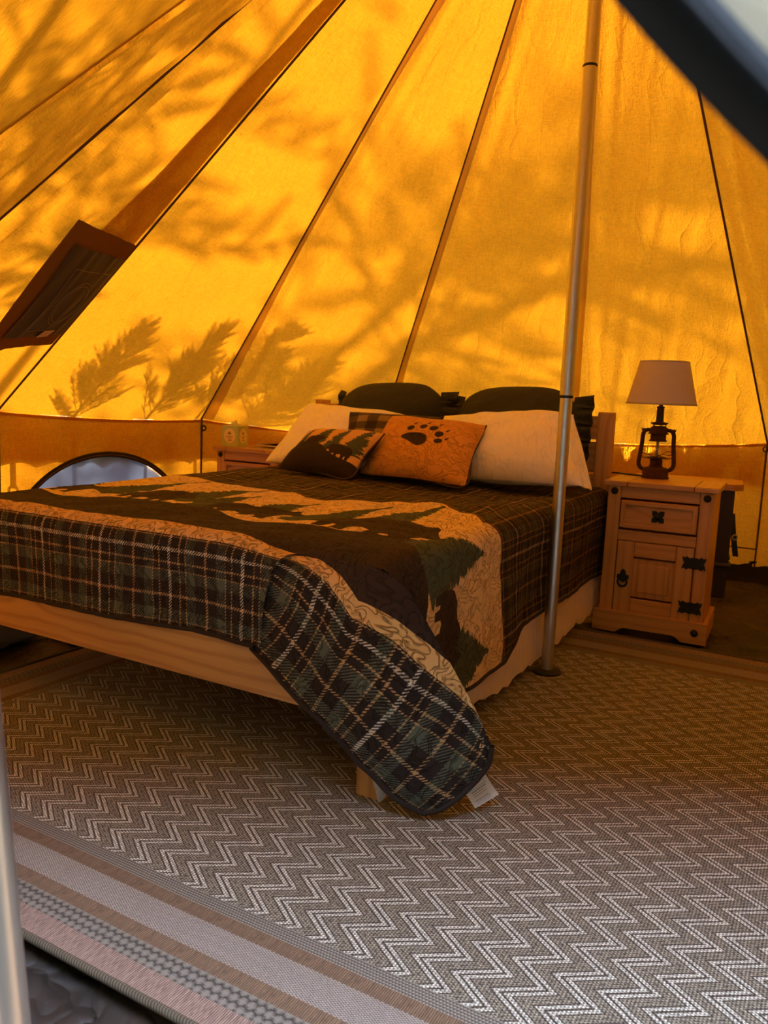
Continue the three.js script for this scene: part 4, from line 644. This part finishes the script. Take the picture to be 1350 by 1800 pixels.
// ───────────────────────── outside: guy rope and the trees that shade the canvas ─────────────────────────
{
  const a = rim(-69.5, 0.66, 2.56), o = thing('guy_rope', 'guy rope with a ring tied outside the left wall', 'rope', a.clone().setY(-0.07)), f = (x, y, z) => V3(x, y + 0.07, z), d = V3(a.x - POLE.x, 0, a.z - POLE.z).normalize();
  part('webbing_loop', sheet(2, 8, (u, v) => [f((u - 0.5) * 0.03 * -d.z, 0.70 - 0.14 * v, (u - 0.5) * 0.03 * d.x).addScaledVector(d, 0.015 + 0.012 * v), u, v]), M.seam, o);
  part('ring', new THREE.TorusGeometry(0.022, 0.007, 8, 20).rotateY(Math.atan2(d.x, d.z)).translate(d.x * 0.03, 0.55 + 0.07, d.z * 0.03), M.iron, o);
  part('rope', tube([f(0, 0.53, 0).addScaledVector(d, 0.03), f(0.01, 0.3, 0).addScaledVector(d, 0.1), f(0.02, -0.04, 0).addScaledVector(d, 0.22)], 0.004, 16, 6), M.seam, o);
}
{
  const needle = std({ color: lin(0.05, 0.085, 0.025), roughness: 0.9 }), bark = std({ color: lin(0.12, 0.08, 0.05), roughness: 1 });
  const sprayGeo = (() => {      // a flat fir spray 1 m long: stem and two rows of needled twigs
    const tri = [], quad = (a, b, w) => { const d = b.clone().sub(a).normalize(), s = V3(-d.z, 0, d.x).multiplyScalar(w); for (const p of [a.clone().add(s), a.clone().sub(s), b.clone(), a.clone().add(s.clone().setY(w)), a.clone().sub(s.clone().setY(w)), b.clone()]) tri.push(p.x, p.y, p.z); };
    quad(V3(0, 0, 0), V3(1, 0.02, 0), 0.02);
    for (let i = 0; i < 9; i++) for (const s of [-1, 1]) { const x = 0.06 + i * 0.1, l = 0.36 * (1 - x * 0.72); const b = V3(x + l * 0.62, 0.03 * Math.sin(i * 7), s * l * 0.72); quad(V3(x, 0, 0), b, 0.018); for (let j = 1; j < 4; j++) { const m = V3(x, 0, 0).lerp(b, j / 4); quad(m, m.clone().add(V3(l * 0.3, 0, s * l * 0.02)), 0.011); quad(m, m.clone().add(V3(l * 0.03, 0, s * l * 0.3)), 0.011); } }
    const g = new THREE.BufferGeometry(); g.setAttribute('position', new THREE.Float32BufferAttribute(tri, 3)); g.computeVertexNormals(); return g;
  })();
  function fir(label, x, z, h, seed, { from = 0.1, reach = 0.3, branches = 60, sprays = 8, size = 0.28, rise = 0.1, group, cone = 1, broad = 1, kind = ['fir_tree', 'tree'] }) {
    const o = thing(kind[0], label, kind[1], V3(x, -0.07, z), 0, group), r = rng(seed), limbs = [], mats = [], up = V3(0, 1, 0);
    part('trunk', new THREE.CylinderGeometry(0.003 * h, 0.009 * h, h, 10).translate(0, h / 2, 0), bark, o);
    for (let i = 0; i < branches; i++) {
      const f = from + (1 - from) * (i + r()) / branches, len = reach * h * (cone ? Math.pow(1 - f, 0.8) + 0.06 : 0.45 + 0.55 * Math.pow(1 - f, 0.7)) * (0.7 + 0.6 * r()), az = r() * 6.283, el = rise + 0.5 * f - 0.1 + 0.3 * (r() - 0.5);
      const d = V3(Math.cos(az) * Math.cos(el), Math.sin(el), Math.sin(az) * Math.cos(el)), a = V3(0, f * h, 0), b = a.clone().addScaledVector(d, len);
      limbs.push(tube([a, a.clone().lerp(b, 0.5).add(V3(0, -0.04 * len, 0)), b], 0.0022 * h * (1 - f * 0.7), 6, 5));
      for (let j = 0; j < sprays; j++) { const t = 0.2 + 0.8 * j / (sprays - 1), p = a.clone().lerp(b, t), sd = j % 2 ? 1 : -1, q = d.clone().applyAxisAngle(up, j === sprays - 1 ? 0 : sd * (0.7 + 0.5 * r())); q.y += 0.15 + 0.2 * (r() - 0.5); q.normalize(); const zz = V3().crossVectors(q, up).normalize(), yy = V3().crossVectors(zz, q); const sc = size * h * 0.5 * (broad > 1 ? 0.8 : 1) * (1 - 0.45 * f) * (0.7 + 0.5 * r()); mats.push(new THREE.Matrix4().makeBasis(q.clone().multiplyScalar(sc), yy.multiplyScalar(sc), zz.multiplyScalar(sc * broad)).setPosition(p)); }
    }
    part('branches', merge(limbs), bark, o);
    const im = new THREE.InstancedMesh(sprayGeo, needle, mats.length); mats.forEach((m, i) => im.setMatrixAt(i, m)); im.name = 'foliage'; im.castShadow = im.receiveShadow = true; im.userData.kind = 'stuff'; o.add(im);
  }
  const G = 'firs outside the tent';
  const low = { from: 0.58, branches: 44, sprays: 8, size: 0.16, rise: 0.6, reach: 0.26, group: G };
  fir('young fir close outside the left of the tent, nearest the arched window', -1.95, -4.15, 1.95, 101, low);
  fir('young fir second from the arched window', -1.66, -4.5, 1.98, 202, low);
  fir('young fir third from the arched window', -1.36, -4.75, 2.02, 303, low);
  fir('young fir close outside the back of the tent, furthest from the window', -1.18, -4.98, 1.88, 404, low);
  fir('tall loose fir beyond the back left of the tent', -5.3, -5.1, 7.4, 313, { from: 0.62, branches: 16, sprays: 7, size: 0.13, group: G });
  fir('dense fir beyond the left side of the tent', -3.95, -3.65, 5.6, 414, { from: 0.52, branches: 44, sprays: 7, size: 0.14, reach: 0.24, group: G });
  fir('fine-needled fir beside the left of the tent', -2.65, -2.47, 4.9, 424, { from: 0.35, branches: 34, sprays: 8, size: 0.08, reach: 0.22, group: G });
  fir('tall sparse fir beyond the back of the tent', -4.5, -6.75, 8.2, 505, { from: 0.45, branches: 22, sprays: 6, size: 0.12, reach: 0.28, group: G });
  fir('far fir beyond the left of the tent', -5.77, -1.73, 8.0, 606, { from: 0.3, branches: 40, sprays: 8, size: 0.1, group: G });
  fir('far fir standing behind the back right of the tent', -6.2, -7.2, 8.8, 707, { from: 0.4, branches: 30, sprays: 6, size: 0.13, reach: 0.26, group: G });
  fir('far fir standing furthest right behind the tent', -3.2, -6.2, 7.0, 808, { from: 0.5, branches: 18, sprays: 6, size: 0.12, reach: 0.26, group: G });
  for (const [lab, a, r0, h, s] of [['behind the bed head', 8, 3.22, 1.0, 1], ['behind the lamp cabinet', 24, 3.25, 1.05, 2], ['behind the dark table', 38, 3.22, 1.0, 3], ['beside the right wall', 53, 3.25, 1.0, 4], ['furthest round the right wall', 69, 3.22, 1.05, 5]]) {  // unseen shrubs, added to keep sky light off the right wall
    const p = rim(a, 0, r0); fir('low dense evergreen shrub added unseen outside the tent, ' + lab, p.x, p.z, h, 1200 + s, { from: 0.0, branches: 70, sprays: 6, size: 0.6, reach: 0.26, cone: 0, broad: 1.4, rise: 0.1, group: 'added shrubs along the tent wall', kind: ['added_shrub', 'shrub'] });
  }
  {  // unseen conifer wall, added to block low sky light through the door
    const h = thing('added_hedge', 'tall dense conifer hedge added unseen in front of the tent door to block low sky', 'hedge', V3(0, -0.07, 4.4)), r = rng(77), mats = [], stems = [];
    for (let i = 0; i < 15000; i++) {
      const a = (-102 + 204 * r()) * Math.PI / 180, d = 4.2 + 1.9 * r(), y = 9.2 * Math.pow(r(), 0.9) * (0.93 + 0.07 * Math.sin(a * 23)), az = r() * 6.283, q = V3(Math.cos(az), 0.5 * r() - 0.1, Math.sin(az)).normalize();
      const zz = V3().crossVectors(q, V3(0, 1, 0)).normalize(), yy = V3().crossVectors(zz, q), s = 0.9 + 0.5 * r();
      mats.push(new THREE.Matrix4().makeBasis(q.clone().multiplyScalar(s), yy.multiplyScalar(s), zz.multiplyScalar(s * 1.5)).setPosition(d * Math.sin(a), y, -0.4 + d * Math.cos(a) - 4.4));
    }
    for (let i = 0; i < 24; i++) { const a = (-100 + i * 8.7) * Math.PI / 180, d = 5 + 0.3 * (i % 2); stems.push(new THREE.CylinderGeometry(0.03, 0.09, 8.6, 8).translate(d * Math.sin(a), 4.3, -0.4 + d * Math.cos(a) - 4.4)); }
    part('stems', merge(stems), bark, h);
    const im = new THREE.InstancedMesh(sprayGeo, needle, mats.length); mats.forEach((m, i) => im.setMatrixAt(i, m)); im.name = 'foliage'; im.castShadow = im.receiveShadow = true; im.userData.kind = 'stuff'; h.add(im);
  }
}
for (const m of meshes) delete m.userData.base;
scene.traverse((o) => { delete o.userData.at; delete o.userData.base; });
renderer.render(scene, camera);
